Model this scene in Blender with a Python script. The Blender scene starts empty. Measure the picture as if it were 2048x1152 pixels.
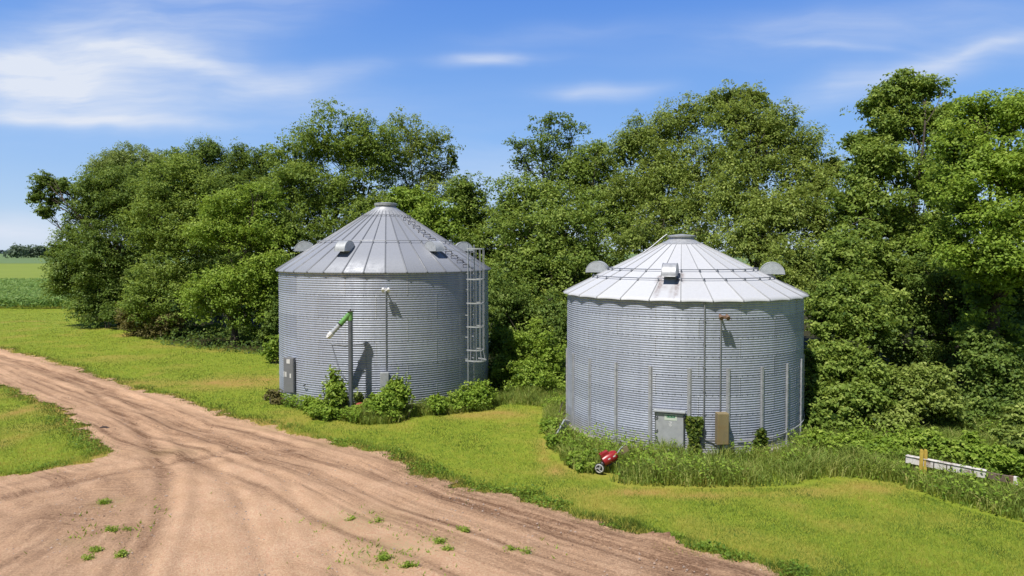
import bpy, math, random
import numpy as np
from mathutils import Vector, Matrix

random.seed(11)
rng = np.random.default_rng(11)
scene = bpy.context.scene
col = scene.collection
PI = math.pi
rad = math.radians

# ---------------------------------------------------------------- camera model
F = 1366.0            # focal length in pixels of a 2048 wide frame
H = 6.15              # camera height
PITCH = rad(1.6)
SHIFT = -35.0 / 2048.0
cp, sp = math.cos(PITCH), math.sin(PITCH)


def ray(px, py):
    u = (px - 1024.0) / F
    v = (576.0 - py) / F + SHIFT * 2048.0 / F
    return u, cp + v * sp, v * cp - sp


def at(px, py, Y):
    """world point seen at a picture position, standing at depth Y"""
    dx, dy, dz = ray(px, py)
    t = Y / dy
    return np.array([dx * t, Y, H + dz * t])


def gnd(px, py):
    dx, dy, dz = ray(px, py)
    t = -H / dz
    return np.array([dx * t, dy * t])


# ---------------------------------------------------------------- tagging
def tag(o, label=None, cat=None, group=None, kind=None):
    if label: o['label'] = label
    if cat: o['category'] = cat
    if group: o['group'] = group
    if kind: o['kind'] = kind
    return o


def empty(name, loc, rz=0.0):
    o = bpy.data.objects.new(name, None)
    o.empty_display_size = 0.3
    o.location = loc
    o.rotation_euler = (0, 0, rz)
    col.objects.link(o)
    return o


# ---------------------------------------------------------------- materials
def new_mat(name):
    m = bpy.data.materials.new(name)
    m.use_nodes = True
    nt = m.node_tree
    nt.nodes.clear()
    out = nt.nodes.new('ShaderNodeOutputMaterial')
    return m, nt, out


def N(nt, typ, **kw):
    n = nt.nodes.new(typ)
    for k, v in kw.items():
        if k == 'inp':
            for a, b in v.items():
                n.inputs[a].default_value = b
        else:
            setattr(n, k, v)
    return n


def ramp(nt, stops, fac=None):
    r = nt.nodes.new('ShaderNodeValToRGB')
    els = r.color_ramp.elements
    while len(els) < len(stops):
        els.new(0.5)
    for e, (p, c) in zip(els, stops):
        e.position = p
        e.color = (c[0], c[1], c[2], 1)
    if fac is not None:
        nt.links.new(fac, r.inputs[0])
    return r


def mixc(nt, fac, a, b, mode='MIX'):
    m = nt.nodes.new('ShaderNodeMix')
    m.data_type = 'RGBA'
    m.blend_type = mode
    m.clamp_factor = True
    for idx, v in ((0, fac), (6, a), (7, b)):
        if hasattr(v, 'is_linked'):
            nt.links.new(v, m.inputs[idx])
        elif idx == 0:
            m.inputs[0].default_value = v
        else:
            m.inputs[idx].default_value = (v[0], v[1], v[2], 1)
    return m.outputs[2]


def math_n(nt, op, a, b=None, clamp=False):
    m = nt.nodes.new('ShaderNodeMath')
    m.operation = op
    m.use_clamp = clamp
    for i, v in enumerate((a, b)):
        if v is None: continue
        if hasattr(v, 'is_linked'):
            nt.links.new(v, m.inputs[i])
        else:
            m.inputs[i].default_value = v
    return m.outputs[0]


def noise(nt, scale, detail=4, rough=0.55, vec=None, scl=None, coord='Object'):
    tc = nt.nodes.new('ShaderNodeTexCoord')
    v = tc.outputs[coord] if vec is None else vec
    if scl is not None:
        mp = nt.nodes.new('ShaderNodeMapping')
        mp.inputs['Scale'].default_value = scl
        nt.links.new(v, mp.inputs['Vector'])
        v = mp.outputs[0]
    n = N(nt, 'ShaderNodeTexNoise', inp={'Scale': scale, 'Detail': detail, 'Roughness': rough})
    nt.links.new(v, n.inputs['Vector'])
    return n.outputs['Fac']


def attr(nt, name):
    a = nt.nodes.new('ShaderNodeAttribute')
    a.attribute_name = name
    return a.outputs['Fac']


def bump(nt, height, strength=0.3, dist=0.02):
    b = N(nt, 'ShaderNodeBump', inp={'Strength': strength, 'Distance': dist})
    nt.links.new(height, b.inputs['Height'])
    return b.outputs[0]


def solid(name, c, rough=0.6, metal=0.0, var=0.25, scale=6.0, dirt=None, bumpk=0.0):
    m, nt, out = new_mat(name)
    b = nt.nodes.new('ShaderNodeBsdfPrincipled')
    n = noise(nt, scale, 5, 0.6)
    lo = [x * (1 - var) for x in c]
    hi = [min(1, x * (1 + var)) for x in c]
    cr = ramp(nt, [(0.3, lo), (0.7, hi)], n)
    colr = cr.outputs[0]
    if dirt is not None:
        n2 = noise(nt, scale * 0.5, 6, 0.7)
        f = ramp(nt, [(0.5, (0, 0, 0)), (0.66, (1, 1, 1))], n2)
        colr = mixc(nt, f.outputs[0], colr, dirt)
    nt.links.new(colr, b.inputs['Base Color'])
    b.inputs['Roughness'].default_value = rough
    b.inputs['Metallic'].default_value = metal
    if bumpk:
        nt.links.new(bump(nt, noise(nt, scale * 6, 4), bumpk), b.inputs['Normal'])
    nt.links.new(b.outputs[0], out.inputs[0])
    return m


def galv_mat(name, lo, hi, metal=0.55, rough=0.42, streak=0.35):
    """weathered galvanised sheet: per-sheet tint, vertical run marks, spangle"""
    m, nt, out = new_mat(name)
    b = nt.nodes.new('ShaderNodeBsdfPrincipled')
    t = attr(nt, 'tint')
    base = ramp(nt, [(0.0, lo), (1.0, hi)], t).outputs[0]
    s = noise(nt, 1.0, 6, 0.62, scl=(5.0, 5.0, 0.35))
    base = mixc(nt, math_n(nt, 'MULTIPLY', ramp(nt, [(0.42, (0, 0, 0)), (0.75, (1, 1, 1))], s).outputs[0], streak),
                base, [x * 0.55 for x in lo])
    sp2 = noise(nt, 14.0, 3, 0.7)
    base = mixc(nt, 0.25 if 'wall' in name else 0.08, base, ramp(nt, [(0.3, (0.2, 0.2, 0.2)), (0.7, (0.8, 0.8, 0.8))], sp2).outputs[0], 'OVERLAY')
    seam = attr(nt, 'seam')
    base = mixc(nt, math_n(nt, 'MULTIPLY', seam, 0.45), base, (0.62, 0.62, 0.64))
    if 'wall' in name:
        tcz = nt.nodes.new('ShaderNodeTexCoord')
        sz_ = nt.nodes.new('ShaderNodeSeparateXYZ')
        nt.links.new(tcz.outputs['Object'], sz_.inputs[0])
        low = math_n(nt, 'SUBTRACT', 1.0, math_n(nt, 'DIVIDE', sz_.outputs[2], 0.75), clamp=True)
        mud = math_n(nt, 'MULTIPLY', low, ramp(nt, [(0.35, (0.15,) * 3), (0.65, (0.8,) * 3)], noise(nt, 3.0, 6, 0.7)).outputs[0])
        base = mixc(nt, mud, base, (0.22, 0.17, 0.11))
        run = noise(nt, 1.0, 4, 0.6, scl=(16.0, 16.0, 0.5))
        base = mixc(nt, ramp(nt, [(0.66, (0, 0, 0)), (0.76, (0.45,) * 3)], run).outputs[0], base, (0.24, 0.18, 0.13))
    r_ = attr(nt, 'rust')
    rn = noise(nt, 9.0, 5, 0.7)
    rf = math_n(nt, 'MULTIPLY', r_, ramp(nt, [(0.35, (0.3, 0.3, 0.3)), (0.6, (1, 1, 1))], rn).outputs[0])
    base = mixc(nt, rf, base, (0.13, 0.055, 0.03))
    base = mixc(nt, math_n(nt, 'MULTIPLY', attr(nt, 'ribd'), 0.6), base, [x * 0.35 for x in lo])
    nt.links.new(base, b.inputs['Base Color'])
    b.inputs['Metallic'].default_value = metal
    rr = ramp(nt, [(0.3, (rough - 0.08,) * 3), (0.7, (rough + 0.14,) * 3)], s)
    nt.links.new(rr.outputs[0], b.inputs['Roughness'])
    nt.links.new(b.outputs[0], out.inputs[0])
    return m


def leaf_mat(name, dark, mid, light, trans=0.35, tcol=None, sat=1.0):
    m, nt, out = new_mat(name)
    t = attr(nt, 'tint')
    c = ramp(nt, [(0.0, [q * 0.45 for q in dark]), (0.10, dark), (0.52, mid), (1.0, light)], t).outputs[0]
    d = nt.nodes.new('ShaderNodeBsdfPrincipled')
    nt.links.new(c, d.inputs['Base Color'])
    d.inputs['Roughness'].default_value = 0.55
    d.inputs['Specular IOR Level'].default_value = 0.2
    tr = nt.nodes.new('ShaderNodeBsdfTranslucent')
    tc = tcol or (light[0] * 1.3, light[1] * 1.35, light[2] * 0.8)
    tcm = mixc(nt, 0.6, c, tc)
    nt.links.new(tcm, tr.inputs['Color'])
    mx = nt.nodes.new('ShaderNodeMixShader')
    mx.inputs[0].default_value = trans
    nt.links.new(d.outputs[0], mx.inputs[1])
    nt.links.new(tr.outputs[0], mx.inputs[2])
    nt.links.new(mx.outputs[0], out.inputs[0])
    return m


M = {}
TR = 0.29
M['wall_left'] = galv_mat('zinc_wall_a', (0.33, 0.357, 0.43), (0.455, 0.486, 0.57), 0.24, 0.45)
M['wall_right'] = galv_mat('zinc_wall_b', (0.35, 0.378, 0.46), (0.465, 0.498, 0.59), 0.14, 0.48)
M['roof_left'] = galv_mat('zinc_roof_a', (0.30, 0.315, 0.36), (0.37, 0.385, 0.43), 0.10, 0.5, 0.2)
M['roof_right'] = galv_mat('zinc_roof_b', (0.56, 0.568, 0.60), (0.63, 0.638, 0.67), 0.03, 0.55, 0.15)
M['zinc'] = solid('zinc_part', (0.42, 0.43, 0.46), 0.45, 0.2, 0.2, 8)
M['zinc_dark'] = solid('zinc_aged', (0.30, 0.31, 0.33), 0.5, 0.5, 0.2, 8)
M['zinc_light'] = solid('zinc_bright', (0.46, 0.48, 0.50), 0.45, 0.2, 0.15, 8)
M['post_steel'] = solid('post_steel', (0.17, 0.185, 0.22), 0.45, 0.4, 0.2, 4)
M['dark_steel'] = solid('dark_steel', (0.06, 0.06, 0.065), 0.5, 0.3, 0.3, 8)
M['rung'] = solid('rung_steel', (0.10, 0.085, 0.085), 0.6, 0.3, 0.35, 10)
M['green'] = solid('green_paint', (0.16, 0.36, 0.10), 0.4, 0.0, 0.2, 8)
M['white'] = solid('white_paint', (0.74, 0.73, 0.72), 0.55, 0.0, 0.1, 6)
M['beam_white'] = solid('chipped_white_paint', (0.76, 0.72, 0.69), 0.75, 0.0, 0.12, 9, (0.22, 0.15, 0.11), 0.2)
M['wheel'] = solid('wheel_paint', (0.46, 0.45, 0.44), 0.55, 0.0, 0.3, 12, (0.2, 0.16, 0.12))
M['yellow'] = solid('yellow_paint', (0.66, 0.46, 0.09), 0.55, 0.0, 0.2, 6)
M['red'] = solid('red_paint', (0.36, 0.025, 0.03), 0.32, 0.0, 0.3, 7, (0.20, 0.03, 0.02))
M['rust_red'] = solid('faded_red_paint', (0.40, 0.075, 0.055), 0.6, 0.0, 0.25, 8)
M['tan'] = solid('tan_enamel', (0.27, 0.215, 0.115), 0.5, 0.0, 0.18, 3, (0.24, 0.17, 0.08))
M['cabinet'] = solid('grey_enamel', (0.20, 0.205, 0.22), 0.5, 0.0, 0.1, 4)
M['rubber'] = solid('black_rubber', (0.015, 0.015, 0.015), 0.8, 0.0, 0.3, 8)
M['concrete'] = solid('concrete', (0.42, 0.38, 0.33), 0.9, 0.0, 0.25, 4, (0.25, 0.22, 0.17), 0.3)
M['sign_white'] = solid('sign_white', (0.62, 0.68, 0.58), 0.5, 0.0, 0.08, 8)
M['sign_green'] = solid('sign_green', (0.05, 0.25, 0.13), 0.5, 0.0, 0.15, 20)
M['door'] = solid('door_sheet', (0.45, 0.46, 0.48), 0.45, 0.15, 0.12, 5)
M['bark'] = solid('bark', (0.075, 0.058, 0.045), 0.9, 0.0, 0.45, 5, None, 0.5)
M['bark_pale'] = solid('bark_pale', (0.16, 0.12, 0.09), 0.9, 0.0, 0.35, 5, None, 0.5)
M['stone'] = solid('clod', (0.06, 0.045, 0.04), 0.95, 0.0, 0.4, 9, None, 0.6)
M['soil'] = solid('soil_mound', (0.20, 0.125, 0.085), 0.95, 0.0, 0.35, 5, None, 0.6)

G_MID = leaf_mat('leaf_mid', (0.044, 0.094, 0.020), (0.205, 0.295, 0.050), (0.430, 0.510, 0.125), TR)
G_DARK = leaf_mat('leaf_dark', (0.034, 0.076, 0.019), (0.150, 0.232, 0.044), (0.340, 0.420, 0.105), TR)
G_LIGHT = leaf_mat('leaf_light', (0.072, 0.140, 0.020), (0.245, 0.360, 0.044), (0.455, 0.550, 0.115), TR)
G_OLIVE = leaf_mat('leaf_olive', (0.060, 0.106, 0.025), (0.245, 0.322, 0.064), (0.490, 0.550, 0.160), TR)
G_PALE = leaf_mat('leaf_pale', (0.085, 0.130, 0.040), (0.250, 0.325, 0.090), (0.430, 0.490, 0.180), TR)
G_BROWN = leaf_mat('leaf_brown', (0.080, 0.070, 0.030), (0.190, 0.165, 0.058), (0.310, 0.280, 0.100), 0.25)
G_FAR = leaf_mat('leaf_far', (0.120, 0.165, 0.120), (0.150, 0.205, 0.140), (0.185, 0.250, 0.155), 0.2)  # bluish distance haze mixed into the leaf colour
G_FARTHER = leaf_mat('leaf_farther', (0.20, 0.27, 0.33), (0.23, 0.30, 0.35), (0.26, 0.33, 0.37), 0.1)  # horizon trees: stronger haze painted into the leaf colour
G_VINE = leaf_mat('leaf_vine', (0.045, 0.085, 0.014), (0.135, 0.200, 0.026), (0.330, 0.340, 0.055))
G_CORN = leaf_mat('leaf_corn', (0.085, 0.170, 0.040), (0.180, 0.310, 0.080), (0.350, 0.470, 0.160), 0.3)
G_GRASS = leaf_mat('grass_blade', (0.100, 0.215, 0.034), (0.285, 0.370, 0.050), (0.550, 0.460, 0.110), 0.3)
G_TALL = leaf_mat('tall_grass', (0.125, 0.210, 0.036), (0.305, 0.395, 0.080), (0.580, 0.530, 0.200), 0.35)
G_WEED = leaf_mat('weed_leaf', (0.095, 0.185, 0.026), (0.250, 0.375, 0.048), (0.430, 0.530, 0.095), 0.35)


# ---------------------------------------------------------------- mesh helpers
def np_mesh(name, verts, faces, mat, parent=None, fattr=None, vattr=None, smooth=False, link=True):
    """faces: int array (n,3) or (n,4)"""
    verts = np.asarray(verts, dtype=np.float32).reshape(-1, 3)
    faces = np.asarray(faces, dtype=np.int32)
    k = faces.shape[1]
    me = bpy.data.meshes.new(name)
    me.vertices.add(len(verts))
    me.vertices.foreach_set('co', verts.ravel())
    me.loops.add(faces.size)
    me.loops.foreach_set('vertex_index', faces.ravel())
    me.polygons.add(len(faces))
    me.polygons.foreach_set('loop_start', np.arange(0, faces.size, k, dtype=np.int32))
    for nm, arr in (fattr or {}).items():
        a = me.attributes.new(nm, 'FLOAT', 'FACE')
        a.data.foreach_set('value', np.asarray(arr, dtype=np.float32))
    for nm, arr in (vattr or {}).items():
        a = me.attributes.new(nm, 'FLOAT', 'POINT')
        a.data.foreach_set('value', np.asarray(arr, dtype=np.float32))
    me.update(calc_edges=True)
    if smooth:
        me.polygons.foreach_set('use_smooth', np.ones(len(faces), dtype=bool))
    me.materials.append(mat)
    o = bpy.data.objects.new(name, me)
    if parent is not None: o.parent = parent
    if link: col.objects.link(o)
    return o


class MB:
    """collects shapes and links them as one mesh object"""
    def __init__(self):
        self.v = []
        self.f = []
        self.tint = []
        self.cur = 0.5

    def add(self, vs, fs):
        b = len(self.v)
        self.v += [tuple(map(float, p)) for p in vs]
        for f in fs:
            self.f.append([i + b for i in f])
            self.tint.append(self.cur)

    def box(self, c, s, mat=None):
        x, y, z = [q / 2 for q in s]
        P = [Vector((a * x, b * y, d * z)) for a in (-1, 1) for b in (-1, 1) for d in (-1, 1)]
        if mat is not None: P = [mat @ p for p in P]
        P = [p + Vector(c) for p in P]
        self.add(P, [(0, 1, 3, 2), (4, 6, 7, 5), (0, 4, 5, 1), (2, 3, 7, 6), (0, 2, 6, 4), (1, 5, 7, 3)])
        return self

    def tube(self, pts, r, n=8, caps=True):
        pts = [Vector(p) for p in pts]
        rs = r if isinstance(r, (list, tuple)) else [r] * len(pts)
        vs, fs = [], []
        up = Vector((0, 0, 1))
        pu = None
        for i, p in enumerate(pts):
            d = (pts[min(i + 1, len(pts) - 1)] - pts[max(i - 1, 0)])
            d = d.normalized() if d.length > 1e-9 else up
            if pu is None:
                a = up if abs(d.z) < 0.9 else Vector((1, 0, 0))
                u = d.cross(a).normalized()
            else:
                u = (pu - d * pu.dot(d))
                u = u.normalized() if u.length > 1e-6 else d.orthogonal().normalized()
            pu = u
            w = d.cross(u)
            for k in range(n):
                a = 2 * PI * k / n
                vs.append(p + (u * math.cos(a) + w * math.sin(a)) * rs[i])
        for i in range(len(pts) - 1):
            for k in range(n):
                k2 = (k + 1) % n
                fs.append((i * n + k, i * n + k2, (i + 1) * n + k2, (i + 1) * n + k))
        if caps:
            fs.append(tuple(reversed(range(n))))
            fs.append(tuple(range((len(pts) - 1) * n, len(pts) * n)))
        self.add(vs, fs)
        return self

    def build(self, name, mat, parent=None, smooth=False, bevel=0.0):
        me = bpy.data.meshes.new(name)
        me.from_pydata(self.v, [], self.f)
        a = me.attributes.new('tint', 'FLOAT', 'FACE')
        a.data.foreach_set('value', np.asarray(self.tint, dtype=np.float32))
        me.update()
        if smooth:
            me.polygons.foreach_set('use_smooth', np.ones(len(me.polygons), dtype=bool))
            me.set_sharp_from_angle(angle=rad(40))
        me.materials.append(mat)
        o = bpy.data.objects.new(name, me)
        if parent is not None: o.parent = parent
        col.objects.link(o)
        if bevel:
            md = o.modifiers.new('bevel', 'BEVEL')
            md.width = bevel
            md.segments = 2
            md.limit_method = 'ANGLE'
        return o


# ---------------------------------------------------------------- value noise
_lat = rng.random((256, 256)).astype(np.float32)


def vnoise(x, y):
    xi = np.floor(x).astype(int); yi = np.floor(y).astype(int)
    fx = x - xi; fy = y - yi
    fx = fx * fx * (3 - 2 * fx); fy = fy * fy * (3 - 2 * fy)
    a = _lat[xi & 255, yi & 255]; b = _lat[(xi + 1) & 255, yi & 255]
    c = _lat[xi & 255, (yi + 1) & 255]; d = _lat[(xi + 1) & 255, (yi + 1) & 255]
    return (a * (1 - fx) + b * fx) * (1 - fy) + (c * (1 - fx) + d * fx) * fy


def fbm(x, y, oct=4):
    s = 0; a = 0.5; t = 0
    for i in range(oct):
        s = s + a * vnoise(x * 2 ** i + 17 * i, y * 2 ** i + 31 * i)
        t += a; a *= 0.5
    return s / t


def seg_dist(X, Y, poly, closed=False):
    d = np.full(X.shape, 1e9)
    n = len(poly)
    for i in range(n if closed else n - 1):
        a = poly[i]; b = poly[(i + 1) % n]
        ab = b - a
        L = max(ab @ ab, 1e-9)
        t = np.clip(((X - a[0]) * ab[0] + (Y - a[1]) * ab[1]) / L, 0, 1)
        d = np.minimum(d, np.hypot(X - a[0] - t * ab[0], Y - a[1] - t * ab[1]))
    return d


def inside(X, Y, poly):
    r = np.zeros(X.shape, bool)
    n = len(poly)
    j = n - 1
    for i in range(n):
        xi, yi = poly[i]; xj, yj = poly[j]
        c = ((yi > Y) != (yj > Y)) & (X < (xj - xi) * (Y - yi) / ((yj - yi) if yj != yi else 1e-9) + xi)
        r ^= c
        j = i
    return r


# ---------------------------------------------------------------- road layout
up_edge = [(0, 697), (100, 722), (200, 755), (300, 785), (400, 812), (470, 838), (560, 855), (640, 880),
           (760, 910), (850, 945), (930, 975), (1000, 993), (1080, 1015), (1160, 1040), (1240, 1062), (1330, 1086),
           (1420, 1107), (1520, 1137), (1600, 1165)]
island_px = [(0, 768), (40, 790), (110, 815), (160, 850), (200, 880), (215, 895), (190, 915), (130, 935), (60, 950), (0, 960)]
up_w = [gnd(*p) for p in up_edge]
road_poly = np.array([(-75, 66), (-50, 55)] + [tuple(p) for p in up_w] + [(9.5, 8.0), (14.0, 2.0), (14, -12), (-60, -12), (-60, 10),
                     (-75, 44)])
isl_w = [gnd(*p) for p in island_px]
island = np.array([(-90, 52), (-50, 44)] + [tuple(p) for p in isl_w] + [(-30, 19.5), (-90, 20)])

GX0, GX1, GY0, GY1, GS = -62.0, 16.0, 1.0, 62.0, 0.12
gx = np.arange(GX0, GX1, GS); gy = np.arange(GY0, GY1, GS)
SX, SY = np.meshgrid(gx, gy, indexing='ij')
d_out = seg_dist(SX, SY, road_poly, True)
d_isl = seg_dist(SX, SY, island, True)
in_road = inside(SX, SY, road_poly)
in_isl = inside(SX, SY, island)
sd = np.where(in_road, d_out, -d_out)
sdi = np.where(in_isl, d_isl, -d_isl)
SDF = np.minimum(sd, -sdi)          # > 0 on the road
SDF = SDF + (fbm(SX * 0.7, SY * 0.7, 3) - 0.5) * 0.7 + (fbm(SX * 2.6, SY * 2.6, 3) - 0.5) * 0.75 + (fbm(SX * 7, SY * 7, 2) - 0.5) * 0.35


def road_sdf(x, y):
    i = (x - GX0) / GS; j = (y - GY0) / GS
    ok = (i >= 0) & (i < len(gx) - 1.01) & (j >= 0) & (j < len(gy) - 1.01)
    i = np.clip(i, 0, len(gx) - 1.02); j = np.clip(j, 0, len(gy) - 1.02)
    a = i.astype(int); b = j.astype(int); fa = i - a; fb = j - b
    v = (SDF[a, b] * (1 - fa) + SDF[a + 1, b] * fa) * (1 - fb) + (SDF[a, b + 1] * (1 - fa) + SDF[a + 1, b + 1] * fa) * fb
    return np.where(ok, v, -5.0)


BIN_A = np.array([-5.62, 30.5]); RA = 4.55
BIN_B = np.array([6.02, 24.3]); RB = 4.03


def wpoly(pts):
    return np.array([gnd(*p) for p in pts])


weed_poly = np.concatenate([wpoly([(1075, 835), (1085, 890), (1130, 938), (1200, 962), (1250, 974), (1400, 980), (1600, 977), (1640, 962),
                   (1700, 962), (1780, 968), (1900, 1010), (1980, 1035), (2090, 1062)]), np.array([(22, 17.5), (24, 24), (14, 27), (8, 30), (1.5, 27.5)])])
weed_poly_mid = wpoly([(960, 822), (1010, 812), (1100, 818), (1150, 830), (1150, 790), (1080, 785), (970, 790)])
weed_poly_a = wpoly([(560, 812), (640, 835), (720, 852), (800, 848), (830, 835), (900, 832), (985, 822), (985, 800), (900, 808), (800, 800), (600, 800)])
forest_edge = np.concatenate([wpoly([(150, 636), (230, 652), (285, 672), (330, 690), (420, 700), (500, 708), (560, 712)]),
                              np.array([(-8.5, 38.0), (-2.0, 34.0), (1.0, 31.0), (8, 30), (12.0, 25.0), (22, 22)])])

# ---------------------------------------------------------------- ground sheet
def axis(lo, hi, a, b, step):
    f = np.arange(a, b + step / 2, step)
    l = -np.geomspace(2.0, a - lo, 26)[::-1] + a
    r = np.geomspace(2.0, hi - b, 26) + b
    return np.concatenate([l, f, r])


ax = axis(-6000, 6000, -55, 30, 0.2)
ay = axis(-400, 9000, 4, 74, 0.2)
AX, AY = np.meshgrid(ax, ay, indexing='ij')
rs = road_sdf(AX, AY)
AZ = (fbm(AX * 0.35, AY * 0.35, 3) - 0.5) * 0.10 * np.exp(-np.maximum(0, AY - 70) / 10)
near = ((AX > -60) & (AX < 32) & (AY > 2) & (AY < 76)).astype(float)
AZ *= near
AZ -= 0.12 * np.clip((rs - 0.12) / 0.35, 0, 1)
AZ[AY > 76] = 0


def blobmap(X, Y, items):
    o = np.zeros(X.shape)
    for (px, py, rx, ry, a) in items:
        c = gnd(px, py)
        k = c[1] / F
        dx = (X - c[0]) / (rx * k)
        dy = (Y - c[1]) / (ry * k * c[1] / H)
        o = np.maximum(o, a * np.exp(-(dx * dx + dy * dy)))
    return o


dry_items = [(470, 768, 110, 9, 1.0), (540, 758, 60, 8, .9), (400, 775, 60, 8, .6), (1000, 828, 70, 9, 1.0), (940, 832, 60, 8, .8), (1085, 905, 12, 30, .8),
             (1110, 935, 22, 14, .8), (1280, 985, 70, 7, 1.0), (1400, 992, 90, 6, .95), (1520, 990, 90, 6, .8), (1640, 985, 60, 10, .9),
             (1740, 975, 70, 12, 1.0), (1560, 1010, 50, 8, .4), (260, 668, 30, 5, .8), (330, 693, 60, 4, .6), (460, 700, 70, 4, .6),
             (20, 880, 30, 18, .9), (60, 860, 50, 10, .5), (60, 815, 22, 22, .75), (100, 850, 60, 8, .5), (280, 765, 60, 5, .5),
             (200, 720, 80, 5, .4), (620, 870, 60, 8, .5), (1700, 1050, 80, 14, .35), (1850, 1040, 90, 14, .35), (540, 850, 60, 10, .7)]


def dryness(X, Y):
    base = blobmap(X, Y, dry_items)
    n = fbm(X * 0.5, Y * 0.5, 4)
    n2 = fbm(X * 2.2 + 40, Y * 2.2, 3)
    return np.clip(base * (0.25 + 0.95 * n2) + np.clip((n - 0.55) * 1.6, 0, 0.4), 0, 1)


DRY = np.maximum(dryness(AX, AY), np.clip(1 - np.abs(rs + 0.05) / 0.35, 0, 1) * 0.9)
nx, ny = AX.shape
idx = np.arange(nx * ny).reshape(nx, ny)
faces = np.stack([idx[:-1, :-1], idx[1:, :-1], idx[1:, 1:], idx[:-1, 1:]], -1).reshape(-1, 4)


def ground_mat():
    m, nt, out = new_mat('lawn_ground')
    b = nt.nodes.new('ShaderNodeBsdfPrincipled')
    n = noise(nt, 3.0, 6, 0.65)
    nf = noise(nt, 26.0, 5, 0.7)
    g = ramp(nt, [(0.3, (0.150, 0.220, 0.020)), (0.5, (0.270, 0.330, 0.030)), (0.72, (0.400, 0.370, 0.055))], n).outputs[0]
    g = mixc(nt, 0.5, g, ramp(nt, [(0.3, (0.08, 0.14, 0.015)), (0.65, (0.33, 0.40, 0.05))], nf).outputs[0])
    d = attr(nt, 'dry')
    g = mixc(nt, d, g, ramp(nt, [(0.3, (0.36, 0.22, 0.06)), (0.7, (0.48, 0.31, 0.11))], nf).outputs[0])
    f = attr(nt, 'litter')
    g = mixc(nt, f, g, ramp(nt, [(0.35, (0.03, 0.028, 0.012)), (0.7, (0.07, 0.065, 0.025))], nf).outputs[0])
    nt.links.new(g, b.inputs['Base Color'])
    b.inputs['Roughness'].default_value = 0.9
    b.inputs['Specular IOR Level'].default_value = 0.1
    nt.links.new(bump(nt, nf, 0.6, 0.05), b.inputs['Normal'])
    nt.links.new(b.outputs[0], out.inputs[0])
    return m


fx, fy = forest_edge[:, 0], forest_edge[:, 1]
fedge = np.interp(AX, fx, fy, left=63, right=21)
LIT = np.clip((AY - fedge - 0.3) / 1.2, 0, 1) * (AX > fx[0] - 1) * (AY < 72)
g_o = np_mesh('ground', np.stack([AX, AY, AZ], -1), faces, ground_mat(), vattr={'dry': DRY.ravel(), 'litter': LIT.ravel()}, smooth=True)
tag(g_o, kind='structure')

# ---------------------------------------------------------------- dirt road sheet
RS = 0.075
rx_ = np.arange(-52, 13, RS); ry_ = np.arange(6.5, 58, RS)
RX, RY = np.meshgrid(rx_, ry_, indexing='ij')
rsd = road_sdf(RX, RY)
tracks = [  # (polyline on the picture, half width m, darkness, depth)
    ([(-80, 690), (0, 715), (180, 768), (330, 838), (480, 890), (700, 935), (900, 1003), (1100, 1068), (1300, 1133), (1450, 1185)], .34, .95, .05),
    ([(-80, 712), (60, 735), (260, 800), (420, 872), (600, 935), (800, 1003), (1000, 1070), (1200, 1140), (1300, 1180)], .30, .65, .04),
    ([(420, 850), (520, 880), (640, 905), (800, 950), (1000, 1015), (1200, 1075), (1400, 1135)], .30, .55, .03),
    ([(180, 785), (270, 850), (310, 900), (328, 960), (318, 1030), (285, 1100), (255, 1170)], .28, 1.0, .05),
    ([(-60, 1010), (60, 985), (130, 968), (230, 948), (330, 928), (450, 906), (580, 900)], .36, .9, .05),
    ([(-60, 1040), (60, 1010), (140, 990), (200, 1000), (150, 1060), (60, 1110)], .5, .55, .03),
    ([(330, 870), (420, 930), (470, 1000), (510, 1090), (530, 1170)], .20, .55, .025),
    ([(480, 900), (560, 960), (620, 1040), (660, 1120), (680, 1180)], .18, .45, .02),
    ([(250, 960), (270, 1000), (262, 1050), (240, 1110)], .30, .6, .03),
    ([(120, 950), (180, 1010), (200, 1060), (150, 1120)], .5, .45, .02),
]
dark = np.zeros(RX.shape); rut = np.zeros(RX.shape)
wob = (fbm(RX * 0.8, RY * 0.8, 3) - 0.5) * 0.5
for pl, hw, dk, dp in tracks:
    w = wpoly(pl)
    lo = w.min(0) - 2; hi = w.max(0) + 2
    d = seg_dist(RX, RY, w) + wob * 0.16
    core = np.exp(-(d / hw) ** 2)
    dark = np.maximum(dark, dk * core)
    rut -= dp * core
    rut += dp * 0.6 * np.exp(-((d - hw * 2.0) / (hw * 0.6)) ** 2)
    # feathered side bands
    dark = np.maximum(dark, dk * 0.42 * np.exp(-((d - hw * 2.6) / (hw * 0.9)) ** 2))
pcoord = seg_dist(RX, RY, np.array(up_w))
strk = fbm(pcoord * 3.6 + wob * 1.5, RX * 0.10 + 3, 4)
ctr = gnd(430, 850)
th_ = np.arctan2(RX - ctr[0], np.maximum(ctr[1] - RY, 0.05)); rr_ = np.hypot(RX - ctr[0], RY - ctr[1])
strk2 = fbm(th_ * 16 + wob, rr_ * 0.10 + 8, 4)
wfan = np.clip((rr_ - 4.5) / 4.5, 0, 1) * np.clip((0.42 - np.abs(th_ - 0.18)) / 0.2, 0, 1) * (RY < ctr[1])
streak = strk * (1 - wfan) + strk2 * wfan
across = pcoord * (1 - wfan) + (th_ * 4.5 + 30) * wfan
along = (RX * 0.8 - RY * 0.6) * (1 - wfan) + rr_ * wfan
big = fbm(RX * 0.33 + 9, RY * 0.33, 4)
fine = fbm(RX * 4.0, RY * 4.0, 4)
edge = np.clip(1 - rsd / 1.0, 0, 1)
dark = np.clip(dark * (0.55 + 0.75 * fbm(RX * 1.6 + 5, RY * 1.6, 4)) + 0.35 * np.clip((big - 0.5) * 3, 0, 1) + 0.35 * edge * fine, 0, 1)
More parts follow.
